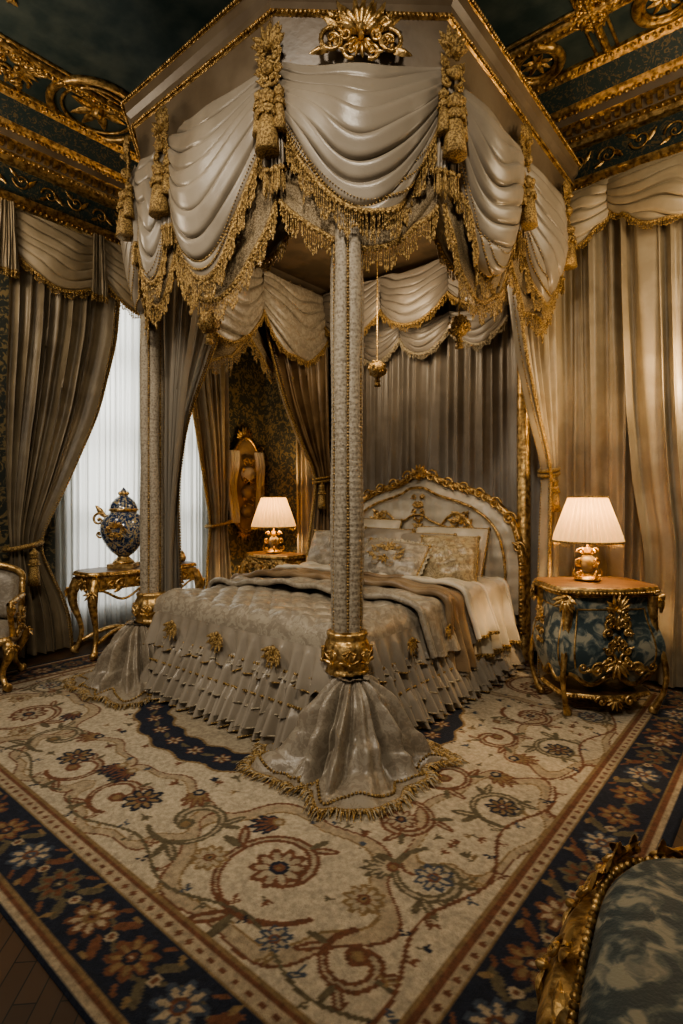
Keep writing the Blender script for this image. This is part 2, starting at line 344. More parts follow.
# ================================================================== RUG
rx, ry, hw, hh = -2.87, 2.95, 2.45, 2.21
d = .0085; nx = int(hw / d); ny = int(hh / d)
cream = A3(.50, .43, .32); navy = A3(.018, .024, .042); rust = A3(.18, .080, .045); gold = A3(.25, .17, .085); olive = A3(.14, .115, .07); pale = A3(.40, .34, .245); blue = A3(.065, .082, .11); tan = A3(.40, .325, .225)
C = np.ones((nx, ny, 3)) * cream
PX = (np.arange(nx) + .5) * d; PY = (np.arange(ny) + .5) * d
GX, GY = np.meshgrid(PX, PY, indexing='ij')
def stamp(cx, cy, a, b, ang, col, clip=None):
    r = max(a, b) + d; i0 = max(0, int((cx - r) / d)); i1 = min(nx, int((cx + r) / d) + 1); j0 = max(0, int((cy - r) / d)); j1 = min(ny, int((cy + r) / d) + 1)
    if i1 <= i0 or j1 <= j0: return
    X = GX[i0:i1, j0:j1] - cx; Y = GY[i0:i1, j0:j1] - cy; c, s = math.cos(ang), math.sin(ang)
    m = ((X * c + Y * s) / a) ** 2 + ((-X * s + Y * c) / b) ** 2 < 1
    C[i0:i1, j0:j1][m] = col
def flower(cx, cy, R, cols, n=8, ph=0):
    for k in range(n):
        a = ph + k * 2 * PI / n; stamp(cx + .62 * R * math.cos(a), cy + .62 * R * math.sin(a), R * .42, R * .24, a, cols[0])
    for k in range(n):
        a = ph + k * 2 * PI / n; stamp(cx + .55 * R * math.cos(a), cy + .55 * R * math.sin(a), R * .28, R * .13, a, cols[1])
    stamp(cx, cy, R * .34, R * .34, 0, cols[2]); stamp(cx, cy, R * .2, R * .2, 0, cols[0]); stamp(cx, cy, R * .09, R * .09, 0, cols[3])
def palm2d(cx, cy, R, ang, cols):
    for k in range(7):
        f = k - 3; a = ang + f * .36; L = R * (1 - .06 * f * f)
        stamp(cx + .55 * L * math.cos(a), cy + .55 * L * math.sin(a), L * .5, R * .12, a, cols[0])
    for k in range(7):
        f = k - 3; a = ang + f * .36; L = R * (1 - .06 * f * f)
        stamp(cx + .5 * L * math.cos(a), cy + .5 * L * math.sin(a), L * .36, R * .055, a, cols[1])
    stamp(cx, cy, R * .22, R * .22, 0, cols[2]); stamp(cx, cy, R * .11, R * .11, 0, cols[3])
def curve2(pts, w0, w1, col):
    pts = np.asarray(pts); s = np.r_[0, np.cumsum(np.linalg.norm(np.diff(pts, axis=0), axis=1))]
    t = np.arange(0, s[-1], d * .7)
    for tt in t:
        x = np.interp(tt, s, pts[:, 0]); y = np.interp(tt, s, pts[:, 1]); f = tt / s[-1]; w = w0 + (w1 - w0) * f
        stamp(x, y, w, w, 0, col)
def vine(pts, w, col, lc, ll=.07, every=.11, seed=0):
    curve2(pts, w, w, col)
    pts = np.asarray(pts); s = np.r_[0, np.cumsum(np.linalg.norm(np.diff(pts, axis=0), axis=1))]
    k = 0
    for tt in np.arange(every * .5, s[-1] - .02, every):
        x = np.interp(tt, s, pts[:, 0]); y = np.interp(tt, s, pts[:, 1]); x2 = np.interp(tt + .01, s, pts[:, 0]); y2 = np.interp(tt + .01, s, pts[:, 1])
        a = math.atan2(y2 - y, x2 - x); sd = 1 if k % 2 else -1; k += 1
        la = a + sd * .9; L = ll * (.8 + .5 * ((k * 37) % 7) / 7)
        c = lc[k % len(lc)]
        stamp(x + math.cos(la) * L * .6, y + math.sin(la) * L * .6, L * .6, L * .2, la, c)
        stamp(x + math.cos(la + sd * .5) * L * 1.05, y + math.sin(la + sd * .5) * L * 1.05, L * .34, L * .13, la + sd * .9, c)
        stamp(x + math.cos(la) * L * .6, y + math.sin(la) * L * .6, L * .32, L * .06, la, pale)
def spir(cx, cy, R, th0, turns, sg, rend=.2):
    t = np.linspace(0, 1, 60); th = th0 + sg * 2 * PI * turns * t; r = R * (1 - (1 - rend) * t)
    return np.stack([cx + r * np.cos(th), cy + r * np.sin(th)], 1)
fx, fy = hw - .46, hh - .42
LC = [olive, rust, navy, rust, gold, blue]
def blobfield(cx, cy, a, b, lob, amp, ph):
    th = np.arctan2((GY - cy) / b, (GX - cx) / a); r = np.sqrt(((GX - cx) / a) ** 2 + ((GY - cy) / b) ** 2)
    return r / (1 + amp * np.cos(lob * th + ph))
for (cx, cy, a, b, lob, am, ph) in [(1.25, 1.40, .50, .38, 6, .08, .3), (.36, 1.50, .42, .27, 8, .08, 0), (1.74, .55, .26, .50, 6, .10, 1)]:
    g = blobfield(cx, cy, a, b, lob, am, ph)
    C[g < 1.05] = rust; C[g < 1.02] = tan; C[g < .88] = gold; C[g < .855] = cream
def bigscroll(cx, cy, R, th0, turns, sg, col, vein=pale):
    p = spir(cx, cy, R, th0, turns, sg, .22); curve2(p, .012, .030, col); curve2(p[12:], .004, .010, vein)
    stamp(p[-1][0], p[-1][1], .042, .042, 0, col); stamp(p[-1][0], p[-1][1], .022, .022, 0, gold)
    for f, k in ((.15, 1.), (.38, .9), (.62, .75)):
        i = int(f * 59); t_ = p[min(59, i + 1)] - p[i]; a = math.atan2(t_[1], t_[0]) - sg * .9
        L = .13 * k * (R / .25) ** .5
        stamp(p[i][0] + math.cos(a) * L * .6, p[i][1] + math.sin(a) * L * .6, L * .62, L * .2, a, col); stamp(p[i][0] + math.cos(a) * L * .6, p[i][1] + math.sin(a) * L * .6, L * .4, L * .06, a, vein)
        a2 = a - sg * .8
        stamp(p[i][0] + math.cos(a2) * L * .5, p[i][1] + math.sin(a2) * L * .5, L * .45, L * .15, a2, olive)
for sp in [(1.25, 1.40, .31, .4, 1.15, 1, rust), (.70, 1.42, .20, 2.2, 1.1, -1, olive), (.22, 1.52, .17, 1, 1.0, 1, rust), (1.76, 1.05, .18, 4, 1.1, -1, olive), (1.44, .80, .20, 3, 1.1, 1, rust), (1.76, .40, .17, 1, 1.1, 1, olive), (1.40, .30, .16, 2, 1.1, -1, rust), (1.78, 1.56, .14, 4, 1, -1, rust)]:
    bigscroll(*sp)
t = np.linspace(0, 1, 80)
vine(np.stack([.05 + t * (fx - .1), 1.70 + .05 * np.sin(t * 16)], 1), .008, olive, LC, .045, .10)
vine(np.stack([fx - .10 + .05 * np.sin(t * 15), .05 + t * (fy - .1)], 1), .008, rust, LC, .045, .10)
for i, (x, y, R) in enumerate([(1.25, 1.40, .12), (.36, 1.48, .10), (.98, 1.54, .08), (1.76, 1.05, .08), (1.44, .80, .08), (1.76, .40, .08), (1.62, 1.32, .08), (1.5, 1.66, .06)]):
    flower(x, y, R, [[rust, pale, navy, gold], [navy, gold, rust, pale], [gold, pale, rust, navy], [blue, pale, rust, gold]][i % 4], 8 if i % 2 else 10, i)
for i, (x, y, R, a) in enumerate([(1.02, 1.18, .14, 2.2), (.52, 1.26, .14, .9), (1.60, 1.10, .13, 2.4), (.05, 1.36, .14, 1.57), (1.60, .12, .14, .5), (1.3, .56, .13, 1.0)]):
    palm2d(x, y, R, a, [[navy, rust, gold, pale], [rust, gold, navy, pale], [olive, pale, rust, gold]][i % 3])
mx_, my_ = 1.22, 1.12
el = np.sqrt((GX / mx_) ** 2 + (GY / my_) ** 2) + .014 * np.cos(np.arctan2(GY, GX * my_ / mx_) * 28)
rs = np.random.RandomState(3)
isf = lambda i, j: 0 <= i < nx and 0 <= j < ny and (np.allclose(C[i, j], cream) or np.allclose(C[i, j], tan))
for _ in range(350):
    x, y = rs.rand() * (fx - .05), rs.rand() * (fy - .05); R = .024 + .024 * rs.rand()
    if all(isf(int((x + R * 1.5 * math.cos(a)) / d), int((y + R * 1.5 * math.sin(a)) / d)) for a in np.arange(0, 6.28, .7)) and isf(int(x / d), int(y / d)):
        a0 = rs.rand() * 6; c = LC[rs.randint(6)]
        for da in (-.7, 0, .7): stamp(x + .4 * R * math.cos(a0 + da), y + .4 * R * math.sin(a0 + da), R * .62, R * .2, a0 + da, c)
        stamp(x - .4 * R * math.cos(a0), y - .4 * R * math.sin(a0), R * .5, R * .13, a0, olive)
C[(el < 1.0)] = gold; C[el < .985] = navy; C[el < .80] = gold; C[el < .785] = pale
for k in range(8):
    a = (k + .5) * PI / 2 / 8; x, y = mx_ * .89 * math.cos(a), my_ * .89 * math.sin(a)
    flower(x, y, .055, [rust, pale, gold, navy], 6, k); stamp(mx_ * .89 * math.cos(a + .1), my_ * .89 * math.sin(a + .1), .045, .015, a + 1.3, olive)
bd = np.maximum(GX - fx, GY - fy)
for (o, c) in [(0, gold), (.018, rust), (.04, tan), (.085, gold), (.095, navy), (.345, gold), (.36, rust), (.38, tan), (.405, navy)]:
    C[bd > o] = c
bc = .22
k = 0
BCOL = [[rust, gold, navy, pale], [blue, tan, rust, pale], [olive, rust, navy, pale], [rust, tan, gold, navy]]
for ax_ in (0, 1):
    lim = fx if ax_ == 0 else fy; other = (fy if ax_ == 0 else fx) + bc
    P_ = (lambda u, v: (u, v)) if ax_ == 0 else (lambda u, v: (v, u))
    tt = np.linspace(0, lim + .3, 200); wv = other + .05 * np.sin(tt * 2 * PI / .54)
    curve2(np.stack(P_(tt, wv), 1), .008, .008, olive)
    for q in np.arange(.12, lim + .1, .27):
        x, y = P_(q, other); flower(x, y, .090, BCOL[k % 4], 8, k)
        for s in (-1, 1):
            x, y = P_(q + .135, other + s * .06); stamp(x, y, .055, .02, s * .8 + (0 if ax_ == 0 else 1.57), [olive, rust][k % 2])
            x, y = P_(q + .135, other + s * .098); stamp(x, y, .024, .012, k, gold)
            x, y = P_(q + .07, other + s * .1); stamp(x, y, .028, .010, s * .6 + ax_ * 1.57, rust)
        x, y = P_(q + .135, other); stamp(x, y, .022, .022, 0, tan); stamp(x, y, .011, .011, 0, rust); k += 1
for t_ in np.arange(.03, 3, .06):
    stamp(t_, fy + .063, .013, .013, 0, rust); stamp(fx + .063, t_, .013, .013, 0, rust)
Cf = np.concatenate([C[::-1], C], 0); Cf = np.concatenate([Cf[:, ::-1], Cf], 1)
n1, n2 = Cf.shape[:2]
X = rx + (np.arange(n1) - n1 / 2 + .5) * d; Y = ry + (np.arange(n2) - n2 / 2 + .5) * d
keep = Y < 4.98; Cf = Cf[:, keep]; Y = Y[keep]; n2 = len(Y)
XX, YY = np.meshgrid(X, Y, indexing='ij')
ZZ = .012 + .0012 * rng.rand(n1, n2); ZZ[0] = ZZ[-1] = 0.001; ZZ[:, 0] = ZZ[:, -1] = .001
mb = MB(); mb.grid(np.stack([XX, YY, ZZ], -1)[:, :, :], 0)
ro = mb.obj('area_rug', [RUG])
ca = ro.data.color_attributes.new('Col', 'FLOAT_COLOR', 'POINT')
ca.data.foreach_set('color', np.concatenate([Cf, np.ones((n1, n2, 1))], -1).astype(np.float32).ravel())

# ================================================================== CANOPY BED
bed = empty('canopy_bed')
FRP = A3(-2.04, 2.50, 0); FLP = A3(-4.13, 2.50, 0); RRP = A3(-1.95, 4.95, 0); RLP = A3(-4.15, 4.95, 0)
ZT = 3.93
CP = [A3(-4.30, 5.0, 0), A3(-4.30, 2.72, 0), A3(-3.74, 2.24, 0), A3(-2.33, 2.24, 0), A3(-1.64, 2.85, 0), A3(-1.64, 5.0, 0)]
def off(path, o):
    res = []
    ns = [nrm(A3((path[i + 1] - path[i])[1], -(path[i + 1] - path[i])[0], 0)) for i in range(len(path) - 1)]
    for i, p in enumerate(path):
        a = ns[max(0, i - 1)]; b_ = ns[min(len(ns) - 1, i)]; mN = nrm(a + b_); res.append(p + mN * o / max(.3, mN @ a))
    return res
mb = MB()
prof = [(-.12, 3.90), (.02, 3.90), (.02, 3.96), (.03, 3.97), (.05, 4.0), (.09, 4.24), (.12, 4.26), (.12, 4.30), (.15, 4.33), (.16, 4.39), (.18, 4.40), (-.1, 4.41)]
pm = [0, 0, 1, 1, 0, 1, 0, 0, 0, 1, 0]
PP = np.array([[p + A3(0, 0, z) for p in off(CP, o)] for o, z in prof])
for i in range(len(prof) - 1): mb.grid(PP[i:i + 2], pm[i], smooth=False)
for z in (3.92, 4.405):
    T_ = np.array([[CP[0], CP[5]], [CP[1], CP[4]], [CP[2], CP[3]]]) + A3(0, 0, z)
    mb.grid(T_, 2 if z < 4 else 0, smooth=False)
for (o, z, r) in [(.04, 3.985, .013), (.115, 4.25, .011), (.18, 4.395, .011)]:
    beads(mb, [p + A3(0, 0, z) for p in off(CP, o)], r, r * 2.3, 1)
cm = (CP[3] + CP[4]) / 2; cn = nrm(A3(.61, -.69, 0))
ca_ = nrm(A3(.69, .61, 0))
F = Fr(cm + cn * .14 + A3(0, 0, 4.09), ca_, (0, 0, 1), cn)
ornament(mb, F, .40, .24, 1, 3, 5, .013); palmette(mb, F, 0, 0.02, .19, 9, 1, th=.03); palmette(mb, F, 0, -.02, .11, 7, 1, -PI / 2, th=.03)
for s in (-1, 1):
    F2 = Fr(F.o, F.a * s, F.u, F.n); vol(mb, F2, .16, -.03, .065, PI / 2, 1.5, -1, .015, 1); leaf(mb, F2, .08, .04, .16, .03, .3, 1, .02); leaf(mb, F2, .16, -.06, .14, .03, -.3, 1, .02); leaf(mb, F2, .03, .02, .2, .03, .9, 1, .02)
mb.obj('tester_cornice', [TAUPE, GOLD, CEILIN], bed)
# valance swags
mb = MB()
S = [A3(-4.30, 4.75, ZT), A3(-4.30, 3.72, ZT), A3(-4.30, 2.72, ZT), A3(-3.74, 2.24, ZT), A3(-3.34, 2.24, ZT), A3(-2.33, 2.24, ZT), A3(-1.64, 2.85, ZT), A3(-1.64, 3.83, ZT), A3(-1.64, 4.72, ZT)]
drops = [.95, .95, .9, .92, 1.02, .84, 1.00, .90]
for i in range(8):
    a, b_ = S[i], S[i + 1]; dd = b_ - a; N = nrm(A3(dd[1], -dd[0], 0)); w = np.linalg.norm(dd); ax = nrm(dd)
    swag(mb, a - ax * .03 + N * .07 + A3(0, 0, .05), b_ + ax * .03 + N * .07 + A3(0, 0, .05), drops[i], N, nf=7.5 if w > .7 else 6, hend=.24, bulge=.18 if w > .7 else .1, amp=.040 if w > .7 else .026, seed=i * 1.7, fr=.17, mat=0, topsag=.04, trimrows=3)
    swag(mb, a + N * .03 + A3(0, 0, 0.0), b_ + N * .03, drops[i] + .10, N, nf=7, hend=.70, bulge=.06, amp=.02, seed=i + 9, fr=.15, mat=2, nv=70)
for i, p in enumerate(S):
    a = S[max(0, i - 1)]; b_ = S[min(8, i + 1)]; dd = b_ - a; N = nrm(A3(dd[1], -dd[0], 0)); ax = nrm(dd)
    curtain(mb, A3(p[0], p[1], 0) + N * .09, ax, N, [(3.95, -.04, .04, .025), (3.7, -.055, .055, .03), (3.5, -.065, .065, .03), (3.38, -.07, .07, .03)], 3, 0, i, 40, 3, hem=.14)
    F = Fr(p + N * .13 + A3(0, 0, .03), ax, (0, 0, 1), N)
    ornament(mb, F, .17, .32, 1, 20 + i, 5, .012); palmette(mb, F, 0, .06, .15, 7, 1, th=.03); mb.ball(p + N * .16 + A3(0, 0, -.03), .036, 1)
    tassel(mb, p + N * .16 + A3(0, 0, -.14), .36, .066, 1)
    for sx in (-.062, .062): tassel(mb, p + N * .14 + ax * sx + A3(0, 0, -.12), .26, .038, 1)
mb.obj('valance_swags', [SATIN, GTHREAD, GLACE, DRAPE2], bed)
# inner swags
mb = MB()
for i, (a, b_) in enumerate([((-4.2, 4.85), (-4.2, 3.8)), ((-4.2, 3.8), (-4.2, 2.8)), ((-3.75, 2.38), (-2.95, 2.38)), ((-2.95, 2.38), (-2.25, 2.38)), ((-1.76, 2.9), (-1.76, 3.9)), ((-1.76, 3.9), (-1.76, 4.8))]):
    a = A3(*a, 3.85); b_ = A3(*b_, 3.85); N = A3(-3.1, 3.8, 3.85) - (a + b_) / 2; N[2] = 0
    swag(mb, a, b_, .80, N, 6, .42, .05, .022, 0, 1, .08, i + 3, 60, tm=DROPT)
for i, x in enumerate((-4.2, -3.4, -2.6)):
    swag(mb, A3(x, 4.72, 3.85), A3(x + .8, 4.72, 3.85), .55, (0, -1, 0), 6, .35, .08, .022, 3, 1, .08, i, 60, tm=DROPT)
for i, x in enumerate((-3.9, -3.3, -2.7)):
    swag(mb, A3(x, 4.93, 3.38), A3(x + .6, 4.93, 3.38), .34, (0, -1, 0), 5, .15, .07, .02, 3, 2, .07, i, 50, tm=DROPT)
mb.obj('inner_swags', [BROC, GTHREAD, LACE, DRAPE2], bed)
# drapes
mb = MB()
curtain(mb, (0, 5.05, 0), (1, 0, 0), (0, -1, 0), [(3.9, -4.2, -1.75, .04), (.1, -4.2, -1.75, .05)], 18, 2, 2, 60)
K = lambda s: [(3.88, 0, .95, .035), (3.2, .08, .95, .05), (2.6, .3, .97, .055), (2.1, .6, 1.0, .05), (1.85, .8, 1.02, .045), (1.7, .84, 1.03, .04), (1.5, .80, 1.05, .045), (.9, .72, 1.08, .05), (.05, .7, 1.1, .05)]
curtain(mb, (-1.66, 3.85, 0), (0, 1, 0), (1, 0, 0), K(1), 8, 5, 1, 110, edge=-1)
curtain(mb, (-4.28, 3.85, 0), (0, 1, 0), (1, 0, 0), K(1), 8, 3, 4, 110, edge=-1)
for x in (-1.66, -4.28):
    t = np.linspace(0, 2 * PI, 24, endpoint=False)
    for z in (1.76, 1.72): mb.tube(np.stack([x + .07 * np.cos(t), 4.78 + .13 * np.sin(t), z + .02 * np.sin(t)], 1), .018, 6, 1, closed=True, N=UP)
    tassel(mb, (x + .07, 4.7, 1.7), .3, .05, 1)
curtain(mb, (0, 2.60, 0), (1, 0, 0), (0, -1, 0), [(3.85, -4.1, -3.5, .03), (3.2, -4.08, -3.62, .035), (2.4, -4.08, -3.8, .03), (1.6, -4.07, -3.95, .025), (1.1, -4.07, -4.0, .02), (.7, -4.07, -4.0, .02)], 6, 4, 5, 80)
curtain(mb, (-4.2, 0, 0), (0, 1, 0), (1, 0, 0), [(3.85, 2.65, 3.6, .03), (2.9, 2.65, 3.2, .035), (2.2, 2.65, 2.9, .03), (1.6, 2.65, 2.8, .03), (.1, 2.65, 2.85, .03)], 6, 4, 8, 80, edge=1)
mb.obj('bed_drapes', [DRAPE, GTHREAD, DRAPE2, BROWN, GAUZE, WDRAPE], bed)
def post(mb, p, ztop=3.7):
    n = 420; z = np.linspace(.45, ztop, n); k = 96; a = np.arange(k) * 2 * PI / k
    R = .072 + .026 * np.abs(np.cos(2.5 * a + .5))[None] ** .7 + 0 * z[:, None]
    R = R + .0024 * np.sin(20 * a[None] + z[:, None] * 90) * np.sin(20 * a[None] - z[:, None] * 90) + .004 * np.sin(z[:, None] * 5 + 2 * a[None])
    mb.grid(np.stack([p[0] + R * np.cos(a), p[1] + R * np.sin(a), z[:, None] + 0 * a[None]], -1), 0, cv=True)
    for j in range(5):
        an = (PI / 2 + PI * j - .5) / 2.5; q = np.stack([p[0] + .080 * np.cos(an) + 0 * z, p[1] + .080 * np.sin(an) + 0 * z, z], 1)
        beads(mb, q, .009, .018, 4)
    mb.lathe([(.09, .745), (.112, .74), (.125, .725), (.108, .705), (.112, .69), (.13, .67), (.136, .61), (.13, .56), (.112, .54), (.118, .525), (.13, .51), (.12, .495), (.10, .485)], p, 48, 1, sub=2,
             fn=lambda R, Z, T: (R * (1 + .035 * np.sin(16 * T)), Z))
    for j in range(8):
        an = j * 2 * PI / 8; F = Fr((p[0] + .13 * math.cos(an), p[1] + .13 * math.sin(an), .61), (-math.sin(an), math.cos(an), 0), (0, 0, 1), (math.cos(an), math.sin(an), 0))
        palmette(mb, F, 0, -.04, .085, 5, 1, th=.012); palmette(mb, F, 0, .035, .06, 5, 1, -PI / 2, th=.010)
def bell(mb, p, Rb, seed, sq=.35, ang=0., wl=11):
    k = 360; n = 90; a = np.arange(k) * 2 * PI / k; v = np.linspace(0, 1, n)
    prof = np.interp(v, [0, .04, .14, .3, .5, .7, .86, .95, 1], [.10, .135, .22, .305, .38, .44, .52, .64, .74]) / .74 * Rb; prof = np.r_[.105, smooth1(prof, 3)[1:]]
    Z = np.interp(v, [0, .06, .86, .94, 1], [.50, .475, .07, .03, .02])
    sqf = 1 + sq * (np.abs(np.cos(2 * (a - ang))) ** 3) - .05
    fo = np.sin(wl * a + seed + .9 * np.sin(3 * a + seed)) + .5 * np.sin(19 * a + 2 * seed) + .3 * np.sin(31 * a + seed)
    V = v[:, None]
    R = prof[:, None] * (1 + (sqf[None] - 1) * V ** 2) + fo[None] * np.interp(V, [0, .1, .4, .8, 1], [.006, .024, .048, .055, .02])
    R = R + .012 * np.sin(V * 14 + 5 * a[None] + seed)
    th = a[None] + .18 * V * np.sin(3 * a[None] + seed)
    ZZ = Z[:, None] + .028 * V ** 2 * np.sin(wl * a[None] + seed * 2) * (V < .97) + .016 * V * np.sin(26 * V + 4 * a[None])
    P = np.stack([p[0] + R * np.cos(th), p[1] + R * np.sin(th), np.maximum(ZZ, .02)], -1)
    mb.grid(P, 2, cv=True)
    e = P[-1]; c = A3(p[0], p[1], 0); q, t = resample(np.vstack([e, e[:1]]), .007)
    mb.tube(resample(np.vstack([e, e[:1]]), .03)[0], .014, 6, 1)
    pe = P[-6] + UP * .008; beads(mb, np.vstack([pe, pe[:1]]), .009, .02, 1)
    for i in range(len(q)):
        dr = nrm((q[i] - c) * A3(1, 1, 0) + rng.randn(3) * .10 * A3(1, 1, 0)); dr[2] = 0; L = .05 + .035 * rng.rand(); h = .012 + .01 * rng.rand()
        mb.tube([q[i] + UP * .01, q[i] + dr * L * .5 + UP * h, q[i] + dr * L - UP * .002], [.004, .0045, .0015], 4, 3 if i % 3 == 0 else 1)
mb = MB()
post(mb, FRP, 3.50); post(mb, FLP, 3.88)
for p in (RRP, RLP):
    mb.lathe([(.07, .02), (.09, .1), (.06, .2), (.06, 3.9)], (p[0], p[1], 0), 16, 1)
mb.obj('bed_posts', [POSTF, GOLD, BROC, CREAM, GTHREAD], bed)
mb = MB(); bell(mb, FRP + A3(.07, -.04, 0), .46, 1.3, .30, .75); bell(mb, FLP + A3(-.04, -.08, 0), .48, 4.1, .22, .75)
mb.obj('post_skirts', [POSTF, GTHREAD, BELLM, LACE], bed)
# mattress & bedding
BX0, BX1, BY0, BY1 = -4.0, -2.12, 2.50, 4.88
mb = MB(); mb.box(((BX0 + BX1) / 2, (BY0 + BY1) / 2, .33), (BX1 - BX0 - .04, BY1 - BY0 - .04, .56)); mb.obj('mattress', [CREAM], bed)
def rrect(x0, x1, y0, y1, r, dd):
    pts = []
    for cx, cy, a0 in [(x1 - r, y0 + r, -PI / 2), (x1 - r, y1 - r, 0), (x0 + r, y1 - r, PI / 2), (x0 + r, y0 + r, PI)]:
        for t in np.linspace(0, PI / 2, 8): pts.append((cx + r * math.cos(a0 + t), cy + r * math.sin(a0 + t), 0))
    pts = np.array(pts + [pts[0]]); q, s = resample(pts, dd); q = q[:-1]; s = s[:-1]
    T = np.roll(q, -1, 0) - np.roll(q, 1, 0); N = np.stack([T[:, 1], -T[:, 0], 0 * T[:, 0]], 1); N /= np.linalg.norm(N, axis=1)[:, None]
    for _ in range(3): N = (np.roll(N, 1, 0) + N + np.roll(N, -1, 0)); N /= np.linalg.norm(N, axis=1)[:, None]
    return q, N, s
def band(mb, keys, wl, mat, seed=0, r=.12, nv=24, trim=None, gr=0., rect=(BX0, BX1, BY0, BY1)):
    q, N, s = rrect(*rect, r, wl / 10); keys = np.asarray(keys, float)
    v = np.linspace(0, 1, nv); kt = np.linspace(0, 1, len(keys)); z, o, am = [np.interp(v, kt, keys[:, i]) for i in range(3)]
    Ltot = s[-1] + wl / 9; nfo = round(Ltot / wl)
    ph = 2 * PI * nfo * s / Ltot + 1.3 * np.sin(s * 5 + seed) + .8 * np.sin(s * 11 + seed)
    f = np.sin(ph) + .35 * np.sin(ph * .43 + seed) + .2 * np.sin(2.1 * ph + seed)
    P = q[:, None] + N[:, None] * (o[None] + am[None] * (f[:, None]))[..., None] + ((z[None] + gr * np.cos(ph * .5)[:, None] * v[None]) * 1.0)[..., None] * UP
    mb.grid(P, mat, cu=True)
    if trim is not None: 
        mb.tube(P[::3, -1], .006, 5, trim, closed=True)
    return P
mb = MB()
band(mb, [(.40, .04, .012), (.28, .12, .026), (.12, .19, .04), (.03, .23, .045)], .10, 0, 1, trim=1, r=.28)
band(mb, [(.44, .07, .010), (.37, .12, .022), (.20, .19, .034)], .085, 0, 2, trim=2, gr=.008, r=.28)
band(mb, [(.27, .15, .018), (.21, .19, .026), (.09, .245, .040)], .085, 0, 5, trim=2, gr=.008, r=.28)
band(mb, [(.45, .075, .012), (.43, .10, .016), (.40, .115, .02)], .05, 0, 3, trim=2, r=.28)
for (o, z, rr) in ((.095, .435, .011), (.165, .27, .010)):
    pts = rrect(BX0 - o, BX1 + o, BY0 - o, BY1 + o, .28, .03)[0] + A3(0, 0, z); beads(mb, np.vstack([pts, pts[:1]]), rr, rr * 2.1, 1)
mb.obj('bed_skirt', [SATIN, GTHREAD, LACE], bed)
mb = MB()
def edist(X, Y, e0=.06): return np.minimum(np.minimum(X - (BX0 - e0), (BX1 + e0) - X), Y - (BY0 - e0))
gx = np.linspace(BX0 - .06, BX1 + .06, 230); gy = np.linspace(BY0 - .06, 4.85, 230); X_, Y_ = np.meshgrid(gx, gy, indexing='ij')
ed = edist(X_, Y_); R_ = .11; e_ = np.clip(ed, 0, R_)
zz = .71 - R_ * (1 - np.sqrt(np.clip(1 - (1 - e_ / R_) ** 2, 0, 1)))
ef = np.clip(ed / .12, 0, 1)
tuft = np.sqrt(np.abs(np.sin(15 * (X_ + Y_)) * np.sin(15 * (X_ - Y_))) + 1e-6)
zz = zz + ef * (.035 + .022 * tuft + .012 * np.sin(Y_ * 7 + X_ * 4) + .008 * np.sin(X_ * 13 - Y_ * 11))
mb.grid(np.stack([X_, Y_, zz], -1), 0)
band(mb, [(.615, .058, .000), (.57, .075, .010), (.47, .100, .026), (.37, .125, .034)], .13, 2, 3, r=.07, trim=1, gr=.015, nv=30)
for x in (-3.62, -3.08, -2.52):
    F = Fr((x, BY0 - .14, .53), (1, 0, 0), (0, .12, 1), (0, -1, 0)); palmette(mb, F, 0, .05, .13, 7, 1, -PI / 2, th=.008); ornament(mb, F, .15, .09, 1, 5, 2, .004)
for y in (3.1, 3.6):
    F = Fr((BX1 + .14, y, .53), (0, 1, 0), (0, 0, 1), (1, 0, 0)); palmette(mb, F, 0, .05, .11, 7, 1, -PI / 2, th=.008)
mb.obj('bedspread', [BROC, GTHREAD, SATIN], bed)
def saddle(mb, y0, y1, zt, zr, zl, o, mat, seed=0, R=.1, am=.02, wl=.16, flare=.08, roll=.025, ny=130, skew=0., cr=1.):
    pts = [(BX0 - o - flare, zl), (BX0 - o, zt - R)]
    for t in np.linspace(0, PI / 2, 8)[1:]: pts.append((BX0 - o + R - R * math.cos(t), zt - R + R * math.sin(t)))
    for t in np.linspace(0, 1, 22)[1:-1]: pts.append((BX0 - o + R + t * (BX1 - BX0 + 2 * o - 2 * R), zt + .045 * math.sin(PI * t)))
    for t in np.linspace(0, PI / 2, 8): pts.append((BX1 + o - R + R * math.sin(t), zt - R + R * math.cos(t)))
    pts.append((BX1 + o + flare, zr))
    q, s = resample(np.array([(x, 0, z) for x, z in pts]), .018); n = len(q)
    Y = np.linspace(y0, y1, ny)
    hang = np.clip((zt - R - q[:, 2]) / .3, 0, 1.3)[:, None]; sg = np.where(q[:, 0] > (BX0 + BX1) / 2, 1, -1)[:, None]
    f = np.sin(2 * PI * Y / wl + seed + .9 * np.sin(Y * 6 + seed))[None] + .3 * np.sin(Y * 60 + seed)[None]
    Xx = q[:, 0][:, None] + sg * hang * am * f
    x_ = q[:, 0][:, None]
    Zz = q[:, 2][:, None] + cr * (1 - np.clip(hang, 0, 1)) * (.011 * np.sin(Y * 22 + x_ * 7 + seed) + .009 * np.sin(x_ * 19 + Y * 6 + seed) + .007 * np.sin(Y * 47 + 3 * np.sin(x_ * 5)))
    Yy = Y[None] + .02 * np.sin(x_ * 6 + seed) + skew * (x_ - BX0)
    P = np.stack([Xx, Yy + 0 * Xx, Zz], -1); mb.grid(P, mat)
    if roll: mb.tube(P[::2, 0], roll, 8, mat); mb.tube(P[::2, -1], roll * .7, 8, mat)
    return P
mb = MB()
saddle(mb, 3.05, 3.95, .775, .40, .5, .10, 0, 1, skew=.12, am=.03, wl=.2)
P = saddle(mb, 3.36, 3.66, .805, .24, .45, .125, 1, 3, am=.035, wl=.15, skew=.14, roll=.03)
P = saddle(mb, 3.98, 4.70, .80, .28, .42, .12, 2, 5, am=.035, wl=.2, roll=.03)
fringe(mb, P[-1], .05, mat=3, tm=DROPT, braid=.008, d=.01)
